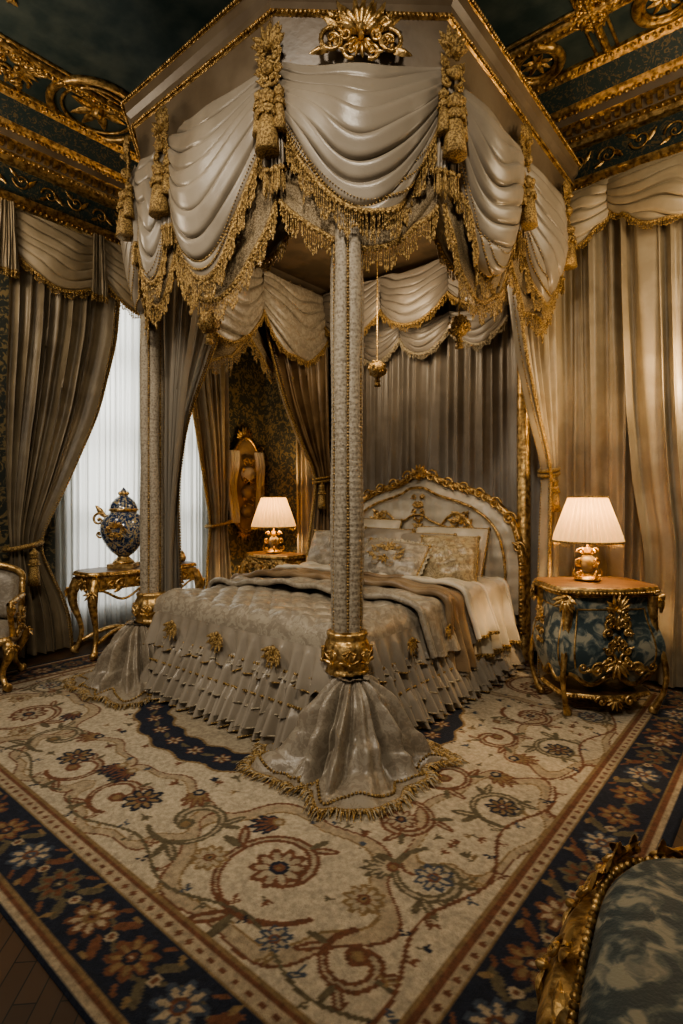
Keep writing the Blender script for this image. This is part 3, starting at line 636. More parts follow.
P = saddle(mb, 3.88, 4.22, .82, .44, .5, .14, 2, 7, am=.02, wl=.2, roll=.022)
fringe(mb, P[-1], .03, mat=3, tm=DROPT, braid=.008, d=.01)
mb.obj('throw_and_sheets', [BROC, BROWN, CREAM, GTHREAD, BROC], bed)
# headboard
mb = MB(); hx = -3.0; hwid = 1.06; hy = 4.93
def hb(u):
    u = np.abs(u); return np.interp(u, [0, .1, .22, .35, .5, .65, .8, .9, .97, 1.0], [1.76, 1.75, 1.68, 1.64, 1.60, 1.54, 1.44, 1.33, 1.18, .95])
uu = np.linspace(-1, 1, 121); hz = smooth1(hb(uu), 3); hz[0] = hz[-1] = .9
vv = np.linspace(0, 1, 40)
UU, VV = np.meshgrid(uu, vv, indexing='ij')
Zp = .45 + (hz[:, None] - .45) * VV
dep = .07 * np.minimum(1, (1 - np.abs(UU)) * 9) * np.minimum(1, (1 - VV) * 8)
dep = dep + .010 * np.sin(UU * 26 + Zp * 26) * np.sin(UU * 26 - Zp * 26)
mb.grid(np.stack([hx + UU * hwid, hy - .02 - dep, Zp], -1), 0)
mb.grid(np.stack([hx + UU * hwid, hy + .03 + 0 * dep, Zp], -1), 0)
outl = np.stack([hx + uu * hwid, 0 * uu + hy - .04, hz], 1); outl = np.vstack([[hx - hwid, hy - .04, .3], outl, [hx + hwid, hy - .04, .3]])
ol = resample(outl, .03)[0]
mb.tube(ol, .036, 8, 1, N=A3(0, 1, 0)); beads(mb, ol + A3(0, -.035, 0), .016, .036, 1)
for f1, f2, rr in ((.88, .91, .014), (.62, .72, .012)):
    inn = ol.copy(); inn[:, 0] = hx + (inn[:, 0] - hx) * f1; inn[:, 2] = .3 + (inn[:, 2] - .3) * f2; inn[:, 1] -= .08
    mb.tube(inn, rr, 6, 1, N=A3(0, 1, 0)); beads(mb, inn + A3(0, -.008, 0), rr * .8, .024, 1)
F = Fr((hx, hy - .07, 1.74), (1, 0, 0), (0, 0, 1), (0, -1, 0)); palmette(mb, F, 0, -.02, .15, 9, 1, th=.03)
for s in (-1, 1):
    for (u_, R) in [(.13, .06), (.30, .055), (.46, .05), (.62, .05), (.77, .055), (.90, .06), (.985, .05)]:
        z = float(np.interp(u_, uu, hz)) + .01
        F2 = Fr((hx + s * u_ * hwid, hy - .07, z), (s, 0, 0), (0, 0, 1), (0, -1, 0))
        vol(mb, F2, 0, .0, R, 0, 1.4, 1, .012, 1); leaf(mb, F2, 0, 0, R * 2.0, R * .4, -.5 - u_ * .5, 1, .016); leaf(mb, F2, 0, 0, R * 1.6, R * .4, 2.4, 1, .016)
    F2 = Fr((hx + s * .48, hy - .1, 1.22), (s, 0, 0), (0, 0, 1), (0, -1, 0)); ornament(mb, F2, .24, .38, 1, 8, 5, .010)
    t = np.linspace(0, 1, 30); mb.tube(F2.p(-.3 + .5 * t, .25 * np.sin(PI * t) - .1, .01 + 0 * t), .013, 6, 1)
F2 = Fr((hx, hy - .1, 1.35), (1, 0, 0), (0, 0, 1), (0, -1, 0)); ornament(mb, F2, .14, .5, 1, 11, 6, .010)
mb.obj('headboard', [CREAM, GOLD], bed)
# pendants
mb = MB()
for (x, y, z, r) in [(-3.38, 2.52, 2.82, .08), (-2.0, 3.8, 2.82, .08), (-3.06, 4.2, 2.73, .08)]:
    mb.tube([A3(x, y, z), A3(x, y, 3.92)], .006, 5, 0, N=A3(1, 0, 0)); mb.ball((x, y, z), r, 0, 16, 10)
    for k in range(40):
        a = rng.rand() * 2 * PI; b_ = math.acos(2 * rng.rand() - 1); mb.ball((x + r * math.sin(b_) * math.cos(a), y + r * math.sin(b_) * math.sin(a), z + r * math.cos(b_)), .014, 0, 6, 4)
    tassel(mb, (x, y, z - r * .9), .09, .03, 0)
mb.obj('pendant_balls', [GTHREAD], bed)

# pillows
def pillow(name, c, w, h, t, yaw, tilt, mats, fl=0., roll=0.):
    mb = MB(); n = 34; u = np.linspace(-1, 1, n); U, V = np.meshgrid(u, u, indexing='ij')
    th = t * (np.clip(1 - U ** 2, 0, 1) ** .42) * (np.clip(1 - V ** 2, 0, 1) ** .42)
    pin = 1 - .06 * (1 - V ** 2); pin2 = 1 - .06 * (1 - U ** 2)
    wr = .009 * np.sin(U * 9 + V * 5) + .007 * np.sin(V * 13 - U * 4)
    for sg in (1, -1):
        mb.grid(np.stack([U * w / 2 * pin2, sg * (th / 2 + wr * (th / t)), V * h / 2 * pin], -1), 0)
    e = np.array([(-1, s) for s in u] + [(s, 1) for s in u] + [(1, -s) for s in u] + [(-s, -1) for s in u])
    pe = np.stack([e[:, 0] * w / 2 * (1 - .06 * (1 - e[:, 0] ** 2)), 0 * e[:, 0], e[:, 1] * h / 2 * (1 - .06 * (1 - e[:, 1] ** 2))], 1)
    mb.tube(resample(pe, .02)[0], .009, 6, 1); beads(mb, pe, .010, .022, 1)
    if fl:
        q, s = resample(pe, .01); dr = q / (np.linalg.norm(q, axis=1)[:, None] + 1e-6)
        outer = q + dr * fl * (.8 + .2 * np.abs(np.sin(s * PI / .07)))[:, None] + A3(0, 1, 0) * (.012 * np.sin(s * 2 * PI / .05))[:, None]
        mb.grid(np.stack([q, outer], 1), 2)
        F = Fr((0, -t / 2 * .95, 0), (1, 0, 0), (0, 0, 1), (0, -1, 0)); ornament(mb, F, w * .6, h * .6, 1, 13, 4, .003)
    for sx in (-1, 1):
        for sz in (-1, 1): mb.ball((sx * w / 2, 0, sz * h / 2), .018, 1)
    Mx = Matrix.Translation(Vector(c)) @ Matrix.Rotation(yaw, 4, 'Z') @ Matrix.Rotation(tilt, 4, 'X') @ Matrix.Rotation(roll, 4, 'Y')
    o = mb.obj(name, mats, bed); o.matrix_world = Mx; return o
GDAM = mk('gold_damask', (.25, .19, .11), (.39, .32, .20), 20, .33, lo=.46, hi=.54, dist=.4, detail=2, sheen=.15)
pm_ = [BROC, GTHREAD, LACE]
pillow('bed_pillow', (-3.55, 4.68, 1.04), .76, .54, .26, 0, -.38, [CREAM, GTHREAD, LACE])
pillow('bed_pillow', (-2.60, 4.70, 1.0), .76, .50, .26, .05, -.40, [CREAM, GTHREAD, LACE])
pillow('bed_pillow', (-3.80, 4.42, .97), .56, .44, .24, .2, -.5, pm_)
pillow('bed_pillow', (-3.20, 4.48, 1.0), .60, .46, .24, -.05, -.45, [SATIN, GTHREAD, LACE])
pillow('bed_pillow', (-2.72, 4.46, .98), .56, .44, .22, .1, -.45, [SATIN, GTHREAD, LACE])
pillow('throw_pillow', (-2.36, 4.28, .98), .50, .46, .24, .35, -.6, [GDAM, GTHREAD, LACE])
pillow('throw_pillow', (-2.80, 4.04, .955), .62, .42, .22, .1, -.72, pm_, fl=.04, roll=.08)

# ================================================================== WALL CURTAINS
wd = empty('window_curtains')
mb = MB()
curtain(mb, (XL + .17, 0, 0), (0, 1, 0), (1, 0, 0), [(4.2, 1.95, 3.1, .05, 0), (3.2, 1.93, 3.0, .06, .02), (2.4, 1.9, 2.8, .07, .03), (1.7, 1.9, 2.5, .06, .05), (1.25, 1.92, 2.28, .05, .05), (1.05, 1.95, 2.2, .04, .05), (.85, 1.93, 2.3, .05, .05), (.4, 1.9, 2.5, .05, .04), (.02, 1.88, 2.55, .06, .04)], 8, 0, 3, 120, edge=1)
t = np.linspace(0, 2 * PI, 24, endpoint=False)
mb.tube(np.stack([XL + .22 + .1 * np.cos(t), 2.07 + .16 * np.sin(t), 1.07 + .03 * np.sin(t)], 1), .025, 6, 1, closed=True, N=UP); tassel(mb, (XL + .33, 2.12, 1.05), .35, .055)
mb.obj('drape_near', [DRAPE, GTHREAD], wd)
mb = MB()
curtain(mb, (XL + .17, 0, 0), (0, 1, 0), (1, 0, 0), [(4.2, 3.75, 4.58, .05, 0), (3.2, 3.85, 4.56, .055, 0), (2.2, 4.02, 4.54, .06, .02), (1.5, 4.14, 4.52, .05, .03), (1.2, 4.20, 4.48, .04, .03), (.9, 4.15, 4.52, .05, .03), (.02, 4.1, 4.6, .06, .03)], 7, 0, 9, 110, edge=-1)
mb.tube(np.stack([XL + .21 + .09 * np.cos(t), 4.34 + .18 * np.sin(t), 1.2 + .03 * np.sin(t)], 1), .022, 6, 1, closed=True, N=UP)
mb.obj('drape_far', [WDRAPE, GTHREAD], wd)
mb = MB(); curtain(mb, (XL + .08, 0, 0), (0, 1, 0), (1, 0, 0), [(4.15, 2.4, 4.4, .025), (.03, 2.4, 4.4, .03)], 26, 0, 1, 30); mb.obj('sheer', [SHEER], wd)
mb = MB()
for i, (a, b_, dr) in enumerate([(1.9, 2.95, .62), (2.75, 3.85, .66), (3.7, 4.7, .6)]):
    swag(mb, A3(XL + .22 + .03 * i, a, 4.22), A3(XL + .22 + .03 * i, b_, 4.22), dr, (1, 0, 0), 6, .3, .1, .030, 0, 1, .08, i, 70)
    curtain(mb, (XL + .3, a, 0), (0, 1, 0), (1, 0, 0), [(4.22, -.05, .06, .03), (3.8, -.07, .09, .03), (3.6, -.08, .1, .03)], 4, 0, i, 30, 2, hem=.06)
mb.obj('valance', [WDRAPE, GTHREAD], wd)
wh = empty('window_curtains')
mb = MB()
curtain(mb, (0, YH - .16, 0), (1, 0, 0), (0, -1, 0), [(4.2, -1.9, -.95, .06, 0), (2.5, -1.88, -.92, .07, 0), (.02, -1.85, -.95, .07, 0)], 6, 0, 6, 90)
curtain(mb, (0, YH - .22, 0), (1, 0, 0), (0, -1, 0), [(4.2, -1.15, .5, .06, .02), (3.2, -1.13, .5, .07, .04), (2.3, -1.10, .5, .075, .06), (1.6, -1.05, .5, .07, .07), (1.2, -.98, .45, .06, .08), (.95, -.96, .4, .06, .08), (.5, -.98, .4, .06, .08), (.02, -1.0, .5, .07, .05)], 12, 0, 2, 110)
for i, (a, b_) in enumerate([(-1.95, -1.2), (-1.25, -.3), (-.35, .6)]):
    swag(mb, A3(a, YH - .27 - .03 * i, 4.22), A3(b_, YH - .27 - .03 * i, 4.22), .50, (0, -1, 0), 5, .25, .12, .03, 0, 1, .06, i + 4, 70)
mb.obj('drapes', [WDRAPE, GTHREAD], wh)
mb = MB()
curtain(mb, (0, YH - .15, 0), (1, 0, 0), (0, -1, 0), [(4.2, -5.2, -4.5, .04), (2.2, -5.05, -4.5, .045), (.02, -5.0, -4.45, .045)], 7, 0, 12, 80, edge=-1)
mb.obj('window_curtain', [WDRAPE, GTHREAD])

# ================================================================== FURNITURE
def cab_leg(mb, x, y, z0, z1, dx, dy, mat=0, r=.03, bow=.05):
    t = np.linspace(0, 1, 18); o = bow * np.sin(PI * 2 * t) * (1 - .2 * t) + bow * .5 * t ** 3
    q = np.stack([x + dx * o, y + dy * o, z1 + (z0 + .02 - z1) * t], 1)
    mb.tube(q, r * np.interp(t, [0, .2, .6, .9, 1], [1.1, 1.25, .6, .6, 1.0]), 8, mat, N=A3(-dy, dx, 0.01))
    mb.ball(q[-1] + A3(dx * .01, dy * .01, r * .9 - .02), r * .9, mat)
    F = Fr(q[3] + A3(dx, dy, 0) * r, (-dy, dx, 0), (0, 0, 1), (dx, dy, 0)); palmette(mb, F, 0, .03, r * 2.4, 5, mat, -PI / 2, th=.012)
def xform(x, y, rot):
    T = np.eye(4); c, s = math.cos(rot), math.sin(rot); T[:2, :2] = [[c, -s], [s, c]]; T[:2, 3] = (x, y); return T
def slab(mb, w, dpt, z, h, mt, me, bowf=.04):
    k = 80; a = np.linspace(0, 2 * PI, k, endpoint=False)
    c, s = np.cos(a), np.sin(a); x = np.sign(c) * np.abs(c) ** .35 * w / 2; y = np.sign(s) * np.abs(s) ** .35 * dpt / 2
    y = y - bowf * np.cos(PI * x / w * 2.2) * (y < 0) ; rings = []
    for sc, zz_ in [(0.01, z), (.97, z), (1.0, z + h * .3), (1.0, z + h * .8), (.97, z + h), (.01, z + h)]:
        rings.append(np.stack([x * sc, y * sc, 0 * x + zz_], 1))
    R_ = np.array(rings); mb.grid(R_[0:2], me, cv=True); mb.grid(R_[1:5], me, cv=True); mb.grid(R_[4:6], mt, cv=True, smooth=False)
    beads(mb, np.vstack([R_[2], R_[2][:1]]), .011, .024, me)
def console(name, x, y, rot, w, dp, h, shelf=True):
    mb = MB(); mb.T = xform(x, y, rot)
    slab(mb, w, dp, h - .045, .045, 1, 0, .03)
    for sy in (-1, 1): mb.box((0, sy * (dp / 2 - .05), h - .11), (w - .12, .03, .12), 0)
    for sx in (-1, 1): mb.box((sx * (w / 2 - .05), 0, h - .11), (.03, dp - .12, .12), 0)
    for sx in (-1, 1):
        for sy in (-1, 1): cab_leg(mb, sx * (w / 2 - .06), sy * (dp / 2 - .06), 0.015, h - .08, sx * .7, sy * .7, 0, .04, .055)
    F = Fr((0, -dp / 2 + .03, h - .13), (1, 0, 0), (0, 0, 1), (0, -1, 0)); ornament(mb, F, .3, .2, 0, 4, 4, .011); 
    for sx in (-1, 1):
        F = Fr((sx * w * .25, -dp / 2 + .03, h - .12), (sx, 0, 0), (0, 0, 1), (0, -1, 0)); vol(mb, F, 0, 0, .05, 0, 1.3, 1, .011); vol(mb, F, .1, -.01, .04, 2, 1.3, -1, .01); leaf(mb, F, -.02, -.02, .12, .03, -.4)
        t = np.linspace(0, 1, 20); mb.tube(F.p(-w * .22 + w * .4 * t, -.10 + .05 * np.cos(2 * PI * t), .0 * t), .012, 6, 0)
        F = Fr((sx * (w / 2 - .03), 0, h - .13), (0, 1, 0), (0, 0, 1), (sx, 0, 0)); ornament(mb, F, .22, .14, 0, 5, 3, .01)
    if shelf:
        t = np.linspace(0, 1, 24)
        for sx in (-1, 1):
            for sy in (-1, 1): mb.tube(np.stack([sx * (w / 2 - .09) * (1 - t), sy * (dp / 2 - .09) * (1 - t), .14 + .07 * np.sin(PI * t) + .04 * t], 1), .022, 7, 0)
        mb.ball((0, 0, .2), .05, 0); mb.lathe([(.02, .2), (.05, .24), (.03, .28), (.045, .32), (.01, .36)], (0, 0, 0), 14, 0)
        F = Fr((0, 0, .2), (1, 0, 0), (0, 0, 1), (0, -1, 0)); vol(mb, F, .1, .02, .06, 0, 1.3, 1, .014); vol(mb, F, -.1, .02, .06, PI, 1.3, -1, .014)
    return mb.obj(name, [GOLD, WOOD])
console('console_table', -5.22, 3.02, PI / 2, 1.22, .46, .82)
console('nightstand', -5.00, 4.72, .0, .78, .46, .84, True)
# right nightstand
mb = MB(); mb.T = xform(-1.16, 4.285, math.radians(43))
W, D, H = .70, .52, .90
slab(mb, W + .06, D + .06, H - .05, .05, 1, 0, .03)
zz_ = np.linspace(.30, H - .06, 24); vv_ = (zz_ - .30) / (H - .36)
bul = .045 * np.sin(PI * vv_ * 1.0) + .025 * np.sin(2 * PI * vv_)
xs = np.linspace(-1, 1, 40)
for (sx, ax_) in [(-1, 'y'), (1, 'y'), (-1, 'x'), (1, 'x')]:
    Xs, Bz = np.meshgrid(xs, bul, indexing='ij'); Zs = np.meshgrid(xs, zz_, indexing='ij')[1]
    bow = .03 * np.cos(xs * PI / 2)[:, None]
    Zs = Zs - .07 * (.5 - .5 * np.cos(2 * PI * xs[:, None])) * (1 - vv_)[None] ** 2
    if ax_ == 'y': P = np.stack([Xs * (W / 2 - .05 + Bz), sx * (D / 2 - .05 + Bz + bow), Zs], -1)
    else: P = np.stack([sx * (W / 2 - .05 + Bz + bow), Xs * (D / 2 - .05 + Bz), Zs], -1)
    mb.grid(P, 2)
    mb.tube(P[:, 0], .02, 6, 0); mb.tube(P[:, -1], .016, 6, 0); mb.tube(P[4:-4, -5], .007, 5, 0); mb.tube(P[4, 3:-4], .007, 5, 0); mb.tube(P[-5, 3:-4], .007, 5, 0)
for sx in (-1, 1):
    for sy in (-1, 1):
        t = np.linspace(0, 1, 24); o = .045 * np.sin(PI * (1 - t)) + .03 * np.sin(2 * PI * (1 - t))
        q = np.stack([sx * (W / 2 - .045 + o * .9), sy * (D / 2 - .045 + o * .9), H - .06 - t * (H - .09)], 1)
        mb.tube(q, np.interp(t, [0, .15, .4, .6, .88, 1], [.042, .036, .026, .02, .017, .03]), 8, 0)
        F = Fr(q[1] + A3(sx, sy, 0) * .025, (-sy, sx, 0), (0, 0, 1), (sx, sy, 0)); palmette(mb, F, 0, .03, .12, 7, 0, -PI / 2, th=.02); vol(mb, F, 0, 0, .04, 0, 1.3, 1, .012)
        mb.ball((q[-1][0], q[-1][1], .043), .03, 0)
slab(mb, W - .04, D - .04, .13, .03, 1, 0, .03)
F = Fr((0, -D / 2 - .04, .57), (1, 0, 0), (0, 0, 1), (0, -1, 0)); ornament(mb, F, .20, .42, 0, 15, 6, .012); palmette(mb, F, 0, .18, .12, 7, 0, th=.02); palmette(mb, F, 0, -.16, .13, 7, 0, -PI / 2, th=.02)
for s in (-1, 1):
    F2 = Fr(F.o, F.a * s, F.u, F.n); vol(mb, F2, .14, -.22, .05, PI, 1.3, -1, .012); vol(mb, F2, .24, -.2, .035, PI, 1.3, 1, .010); leaf(mb, F2, .08, -.2, .14, .03, -.1)
F = Fr((-W / 2 - .045, 0, .6), (0, -1, 0), (0, 0, 1), (-1, 0, 0)); ornament(mb, F, .14, .34, 0, 16, 4, .010)
F = Fr((0, -D / 2 - .01, .13), (1, 0, 0), (0, 0, 1), (0, -1, 0)); palmette(mb, F, 0, .02, .09, 7, 0, -PI / 2, th=.02); vol(mb, F, .1, 0, .035, 0, 1.3, 1, .012); vol(mb, F, -.1, 0, .035, PI, 1.3, -1, .012)
mb.obj('nightstand', [GOLD, WOOD, TEALB])
def lamp(x, y, z, s=1., en=26):
    e = empty('table_lamp'); e.location = (x, y, z + .004)
    mb = MB()
    mb.lathe([(.005, .003), (.09, .003), (.095, .015), (.07, .03), (.05, .045), (.03, .06)], k=24, mat=0)
    mb.lathe([(.03, .06), (.055, .09), (.065, .13), (.05, .17), (.03, .19)], k=24, mat=1, sub=2)
    mb.lathe([(.03, .19), (.04, .2), (.022, .215), (.03, .235), (.012, .25), (.01, .34)], k=20, mat=0)
    for k in range(4):
        a = k * PI / 2 + .78; F = Fr((0, 0, .1), (math.cos(a), math.sin(a), 0), (0, 0, 1), (-math.sin(a), math.cos(a), 0))
        vol(mb, F, .075, .04, .035, 2.5, 1.3, 1, .009); vol(mb, F, .085, -.05, .03, 1, 1.2, -1, .009); vol(mb, F, .06, .11, .025, 0, 1.2, 1, .008); leaf(mb, F, .05, 0, .07, .02, .9)
        mb.ball((.085 * math.cos(a), .085 * math.sin(a), .013), .012, 0)
    mb.V = [v * s for v in mb.V]
    mb.obj('lamp_base', [GOLD, PORC], e)
    mb = MB(); k = 480; a = np.arange(k) * 2 * PI / k; pr = np.array([(.238, .29), (.225, .34), (.188, .45), (.15, .56), (.128, .62)])
    R = pr[:, 0][:, None] * (1 + .055 * np.sin(30 * a)[None]); Z = pr[:, 1][:, None] + 0 * a[None]
    mb.grid(np.stack([R * np.cos(a), R * np.sin(a), Z], -1) * s, 0, cv=True)
    for (r, zz) in [(.245, .29), (.135, .62)]:
        mb.tube(np.stack([r * np.cos(a[::6]), r * np.sin(a[::6]), 0 * a[::6] + zz], 1) * s, .008, 6, 1, closed=True, N=UP)
    c = np.stack([.238 * np.cos(a), .238 * np.sin(a), 0 * a + .285], 1) * s
    fringe(mb, np.vstack([c, c[:1]]), .035, mat=1, tm=DROPT, braid=0, r=.003)
    mb.obj('lamp_shade_pleated', [SHADE, GTHREAD], e)
    l = bpy.data.lights.new('lamp_bulb', 'POINT'); l.energy = en; l.color = (1, .68, .36); l.shadow_soft_size = .05
    lo = bpy.data.objects.new('lamp_bulb', l); bpy.context.collection.objects.link(lo); lo.parent = e; lo.location = (0, 0, .50 * s)
lamp(-1.22, 4.33, .90, 1., 52); lamp(-5.03, 4.72, .84, 1.12, 46)
def jar(name, x, y, z, s, m_):
    mb = MB(); mb.T = xform(x, y, 0); mb.lathe([(.001, z + .001), (.03 * s, z + .001), (.045 * s, z + .03 * s), (.05 * s, z + .06 * s), (.03 * s, z + .09 * s), (.035 * s, z + .1 * s), (.012 * s, z + .125 * s), (.001, z + .15 * s)], k=20, mat=0, sub=2); mb.obj(name, [m_])
jar('gilt_jar', -5.22, 3.53, .82, .9, GOLD)
mb = MB(); mb.box((-5.18, 3.34, .85), (.2, .12, .055), 0, .3); mb.ball((-5.18, 3.34, .885), .014, 0); mb.obj('gilt_box', [GOLD])
# urn
mb = MB(); z0 = 0.
mb.box((0, 0, z0 + .02), (.22, .22, .038), 1)
mb.lathe([(.09, z0 + .04), (.10, z0 + .05), (.06, z0 + .08), (.05, z0 + .10)], k=28, mat=1, sub=2)
mb.lathe([(.05, z0 + .10), (.12, z0 + .15), (.19, z0 + .27), (.205, z0 + .36), (.17, z0 + .45), (.11, z0 + .50)], k=36, mat=0, sub=3)
mb.lathe([(.11, z0 + .50), (.13, z0 + .515), (.12, z0 + .53), (.09, z0 + .55)], k=28, mat=1)
mb.lathe([(.12, z0 + .53), (.11, z0 + .58), (.06, z0 + .63), (.02, z0 + .65), (.03, z0 + .67), (.02, z0 + .7), (.001, z0 + .72)], k=28, mat=0, sub=2)
for s in (-1, 1):
    F = Fr((s * .17, 0, z0 + .4), (s, 0, 0), (0, 0, 1), (0, -1, 0)); vol(mb, F, .04, .03, .06, PI, 1.3, -1, .014, 1); vol(mb, F, .035, -.1, .04, PI / 2, 1.3, 1, .012, 1); leaf(mb, F, 0, .05, .13, .03, 1.1, 1)
F = Fr((0, -.2, z0 + .34), (1, 0, 0), (0, 0, 1), (0, -1, 0)); ornament(mb, F, .18, .16, 1, 3, 3, .007)
for k in range(5): mb.ball((.03 * math.cos(k * 1.26), .03 * math.sin(k * 1.26), z0 + .665), .02, 1)
T_ = xform(-5.24, 2.86, .75); mb.V = [(v * 1.12) @ T_[:3, :3].T + T_[:3, 3] + A3(0, 0, .822) for v in mb.V]
mb.obj('porcelain_urn', [URNM, GOLD])
# wall cartouche
mb = MB(); F = Fr((XL + .03, 4.90, 1.7), (0, 1, 0), (0, 0, 1), (1, 0, 0))
t = np.linspace(0, 2 * PI, 60, endpoint=False); R_ = []
for sc, c_ in [(1, 0), (1, .05), (.9, .07), (.8, .05), (.1, .09)]: R_.append(F.p(sc * .28 * np.cos(t) * (1 + .12 * np.cos(2 * t)), sc * .64 * np.sin(t), c_))
mb.grid(np.array(R_), 1, cv=True); mb.tube(R_[1], .022, 8, 0, closed=True, N=F.n)
for s in (-1, 1):
    t = np.linspace(0, 1, 30)
    for off_ in (.16, .21, .26): mb.tube(F.p(s * (off_ + .03 * np.sin(PI * t)), .45 - .95 * t, .06 + .02 * np.sin(9 * t)), .030, 8, 2, N=F.n)
    for z in np.linspace(-.5, .5, 6): vol(mb, F, s * .30, z, .045, 0, 1.3, s, .010, 0)
for z in (.15, -.1, -.35): mb.ell(F.p(0, z, .09), F.a * .13, F.u * .11, F.n * .06, 2 if z > 0 else 1)
ornament(mb, Fr(F.o + A3(.10, 0, 0), F.a, F.u, F.n), .22, .9, 0, 6, 6, .012); palmette(mb, F, 0, .6, .2, 9, 0, th=.03); palmette(mb, F, 0, -.6, .18, 7, 0, -PI / 2, th=.03)
mb.obj('gilt_wall_cartouche', [GOLD, BROWN, CREAM])
# gilt armchair (far left)
mb = MB(); mb.T = xform(-5.10, 1.50, math.radians(60))
for sx in (-1, 1):
    for sy in (-1, 1): cab_leg(mb, sx * .28, sy * .26, .018, .42, sx * .7, sy * .7, 0, .036, .05)
    t = np.linspace(0, 1, 20); mb.tube(np.stack([sx * (.31 + .03 * np.sin(PI * t)), -.26 + .5 * t, .68 + .03 * np.sin(PI * t)], 1), .026, 7, 0)
    mb.tube(np.stack([sx * .31 + 0 * t, -.16 - .10 * np.sin(PI * t * .5) ** 2, .42 + .26 * t], 1), .022, 7, 0)
    F = Fr((sx * .31, -.27, .68), (0, -1, 0), (0, 0, 1), (sx, 0, 0)); vol(mb, F, 0, -.03, .05, PI / 2, 1.4, -1, .02)
    F = Fr((sx * .33, 0, .5), (0, -1, 0), (0, 0, 1), (sx, 0, 0)); ornament(mb, F, .36, .2, 0, 5, 4, .012)
    mb.tube(np.stack([sx * .29 + 0 * t, .27 + .1 * t, .42 + .40 * t], 1), .026, 7, 0)
for (p0, p1) in [((-.3, -.28), (.3, -.28)), ((-.3, .28), (.3, .28)), ((-.3, -.28), (-.3, .28)), ((.3, -.28), (.3, .28))]:
    mb.tube([A3(*p0, .41), (A3(*p0, .37) + A3(*p1, .37)) / 2, A3(*p1, .41)], .034, 8, 0)
t = np.linspace(0, PI, 24); mb.tube(np.stack([.29 * np.cos(t), .37 + 0 * t, .82 + .12 * np.sin(t)], 1), .028, 8, 0)
u = np.linspace(-1, 1, 20); U, V = np.meshgrid(u, u, indexing='ij'); thk = (np.clip(1 - U ** 4, 0, 1) * np.clip(1 - V ** 4, 0, 1)) ** .5
mb.grid(np.stack([U * .28, V * .26, .42 + .09 * thk], -1), 1)
mb.grid(np.stack([U * .27, .31 + .05 * (V + 1) - .05 * thk, .66 + V * .18 + .09 * (1 - U ** 2) * (V > 0) * V], -1), 1)
mb.grid(np.stack([U * .27, .33 + .05 * (V + 1) + .02 * thk, .66 + V * .18 + .09 * (1 - U ** 2) * (V > 0) * V], -1), 1)
ornament(mb, Fr((0, -.3, .38), (1, 0, 0), (0, 0, 1), (0, -1, 0)), .3, .12, 0, 4, 3, .01); palmette(mb, Fr((0, .36, .93), (1, 0, 0), (0, 0, 1), (0, -1, 0)), 0, 0, .12, 7, 0)
mb.obj('gilt_armchair', [GOLD, BROC])
# gilded bench (near right)
mb = MB(); mb.T = xform(.10, 1.50, math.radians(8))
k = 90; a = np.linspace(0, 2 * PI, k, endpoint=False); c, s = np.cos(a), np.sin(a)
bx = np.sign(c) * np.abs(c) ** .55 * .56; by = np.sign(s) * np.abs(s) ** .55 * .60
wob = 1 + .03 * np.cos(8 * a)
rings = [np.stack([bx * wob * q, by * wob * q, 0 * a + z], 1) for q, z in [(.9, .25), (1.0, .27), (1.04, .31), (1.0, .35), (.9, .37)]]
mb.grid(np.array(rings), 0, cv=True)
rings2 = [np.stack([bx * q, by * q, 0 * a + z], 1) for q, z in [(.90, .34), (.90, .38), (.85, .42), (.74, .445), (.5, .46), (.25, .465), (.01, .465)]]
mb.grid(np.array(rings2), 1, cv=True)
bq = np.stack([bx * .92, by * .92, 0 * a + .385], 1); beads(mb, np.vstack([bq, bq[:1]]), .012, .026, 0)
for i in range(0, k, 3):
    n_ = nrm(A3(c[i], s[i], 0)); F = Fr(rings[3][i], (-n_[1], n_[0], 0), nrm(A3(-n_[0], -n_[1], 1.2)), nrm(A3(n_[0], n_[1], 1.0)))
    vol(mb, F, 0, .01, .034, i, 1.3, 1 if i % 2 else -1, .011); leaf(mb, F, 0, .02, .11, .026, .5 if i % 2 else 2.6, 0, .014); leaf(mb, F, 0, .02, .08, .02, 1.6, 0, .014, .03)
    F = Fr(rings[2][i], (-n_[1], n_[0], 0), (0, 0, 1), n_)
    palmette(mb, F, 0, .0, .09, 5, 0, -PI / 2, th=.014)
for sx in (-1, 1):
    for sy in (-1, 1): cab_leg(mb, sx * .40, sy * .42, .0, .28, sx * .7, sy * .7, 0, .04, .05)
mb.obj('gilded_bench', [GOLD, TEALB])
# invented sconce (right, beyond the frame), added to go with the warm drape fill
mb = MB(); F = Fr((-.42, YH - .34, 2.3), (1, 0, 0), (0, 0, 1), (0, -1, 0))
mb.ell(F.p(0, 0, 0), F.a * .09, F.u * .16, F.n * .03, 0, 14, 8); ornament(mb, F, .16, .3, 0, 4, 4, .010)
for s in (-1, 0, 1):
    t = np.linspace(0, 1, 16); q = F.p(s * .16 * t, -.08 * np.sin(PI * t) + .05 * t, .03 + .16 * t); mb.tube(q, .010, 6, 0)
    e = q[-1]; mb.lathe([(.01, 0), (.03, .01), (.032, .02), (.012, .025)], e, 12, 0); mb.lathe([(.011, .02), (.011, .11), (.004, .13), (.001, .15)], e, 10, 1)
mb.obj('added_sconce', [GOLD, WAX])

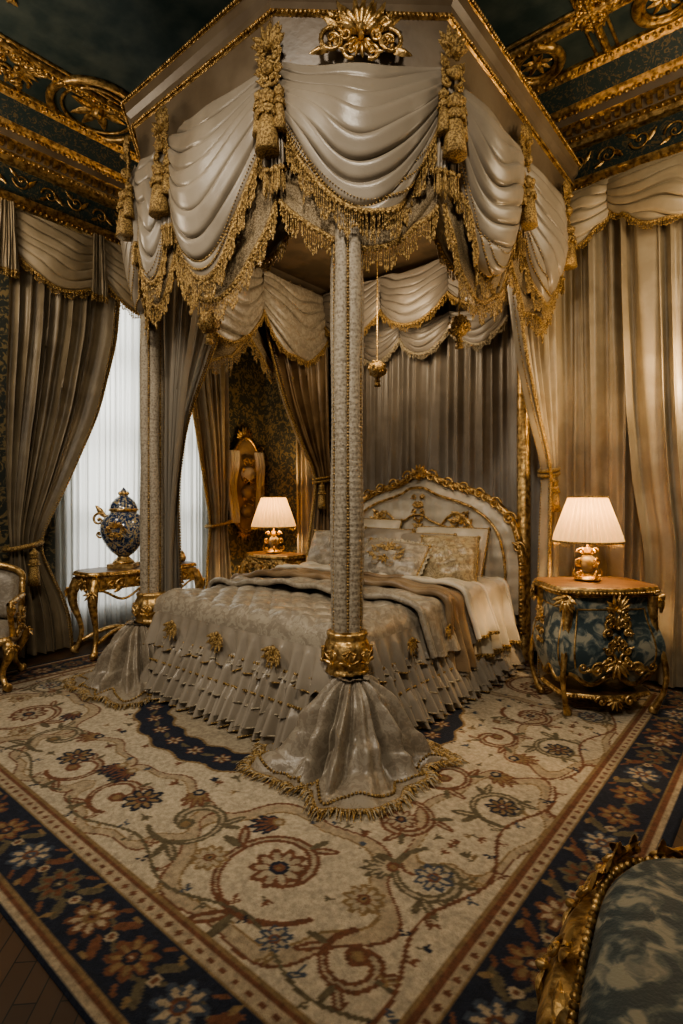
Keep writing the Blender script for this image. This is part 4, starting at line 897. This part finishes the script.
# ================================================================== LIGHT
def area(name, loc, tgt, sx, sy, e, col):
    l = bpy.data.lights.new(name, 'AREA'); l.shape = 'RECTANGLE'; l.size = sx; l.size_y = sy; l.energy = e; l.color = col
    o = bpy.data.objects.new(name, l); bpy.context.collection.objects.link(o); o.location = loc
    o.rotation_euler = (Vector(tgt) - Vector(loc)).to_track_quat('-Z', 'Y').to_euler(); return o
area('daylight', (XL - .7, 3.4, 2.3), (-3, 3.4, 1.8), 1.7, 3.4, 100, (1, .98, .94))
def spot(name, loc, tgt, e, col, ang, sz=.3):
    l = bpy.data.lights.new(name, 'SPOT'); l.energy = e; l.color = col; l.spot_size = math.radians(ang); l.spot_blend = 1; l.shadow_soft_size = sz
    o = bpy.data.objects.new(name, l); bpy.context.collection.objects.link(o); o.location = loc
    o.rotation_euler = (Vector(tgt) - Vector(loc)).to_track_quat('-Z', 'Y').to_euler()
def point(name, loc, e, sz=.2, col=(1, .76, .48)):
    l = bpy.data.lights.new(name, 'POINT'); l.energy = e; l.color = col; l.shadow_soft_size = sz
    o = bpy.data.objects.new(name, l); bpy.context.collection.objects.link(o); o.location = loc
spot('fill_spot', (-.1, -.1, 4.6), (-2.5, 2.9, 1.7), 390, (1, .88, .72), 84, .2)  # added spots without a fixture: pool on bed and rug, darker edges
spot('fill_spot', (-2.9, -.9, 4.3), (-3.0, 2.6, 1.3), 210, (1, .88, .72), 80, .2)
point('tester_fill', (-3.0, 4.0, 3.2), 34, col=(1, .78, .52))  # added fill under the tester, brightens headboard and pillows
point('fill_point', (-2.2, .1, 3.5), 44, .4, (1, .85, .66))  # added unseen fill points, no chandelier: lift ceiling, gilding, canopy and walls
point('fill_point', (-4.9, 1.0, 3.7), 50, .3, (1, .83, .62))
point('fill_point', (-.1, 3.9, 3.8), 44, .3, (1, .80, .54))
point('drape_fill', (-.42, 4.70, 2.5), 42, .06, (1, .72, .42))  # added warm fill outside the frame, makes the right drapes glow
w = bpy.data.worlds.new('World'); bpy.context.scene.world = w; w.use_nodes = True
w.node_tree.nodes['Background'].inputs['Color'].default_value = (.80, .77, .72, 1); w.node_tree.nodes['Background'].inputs['Strength'].default_value = .19
# camera
cam = bpy.data.cameras.new('camera'); co = bpy.data.objects.new('camera', cam); bpy.context.collection.objects.link(co)
co.location = (0, 0, 1.5); co.rotation_euler = (PI / 2, 0, math.radians(39.8))
cam.sensor_fit = 'VERTICAL'; cam.sensor_height = 36; cam.lens = 551 * 36 / 1024; cam.shift_y = -12 / 1024; cam.clip_start = .05
bpy.context.scene.camera = co
try: bpy.context.scene.view_settings.look = 'AgX - Medium High Contrast'
except Exception as e: print(e)
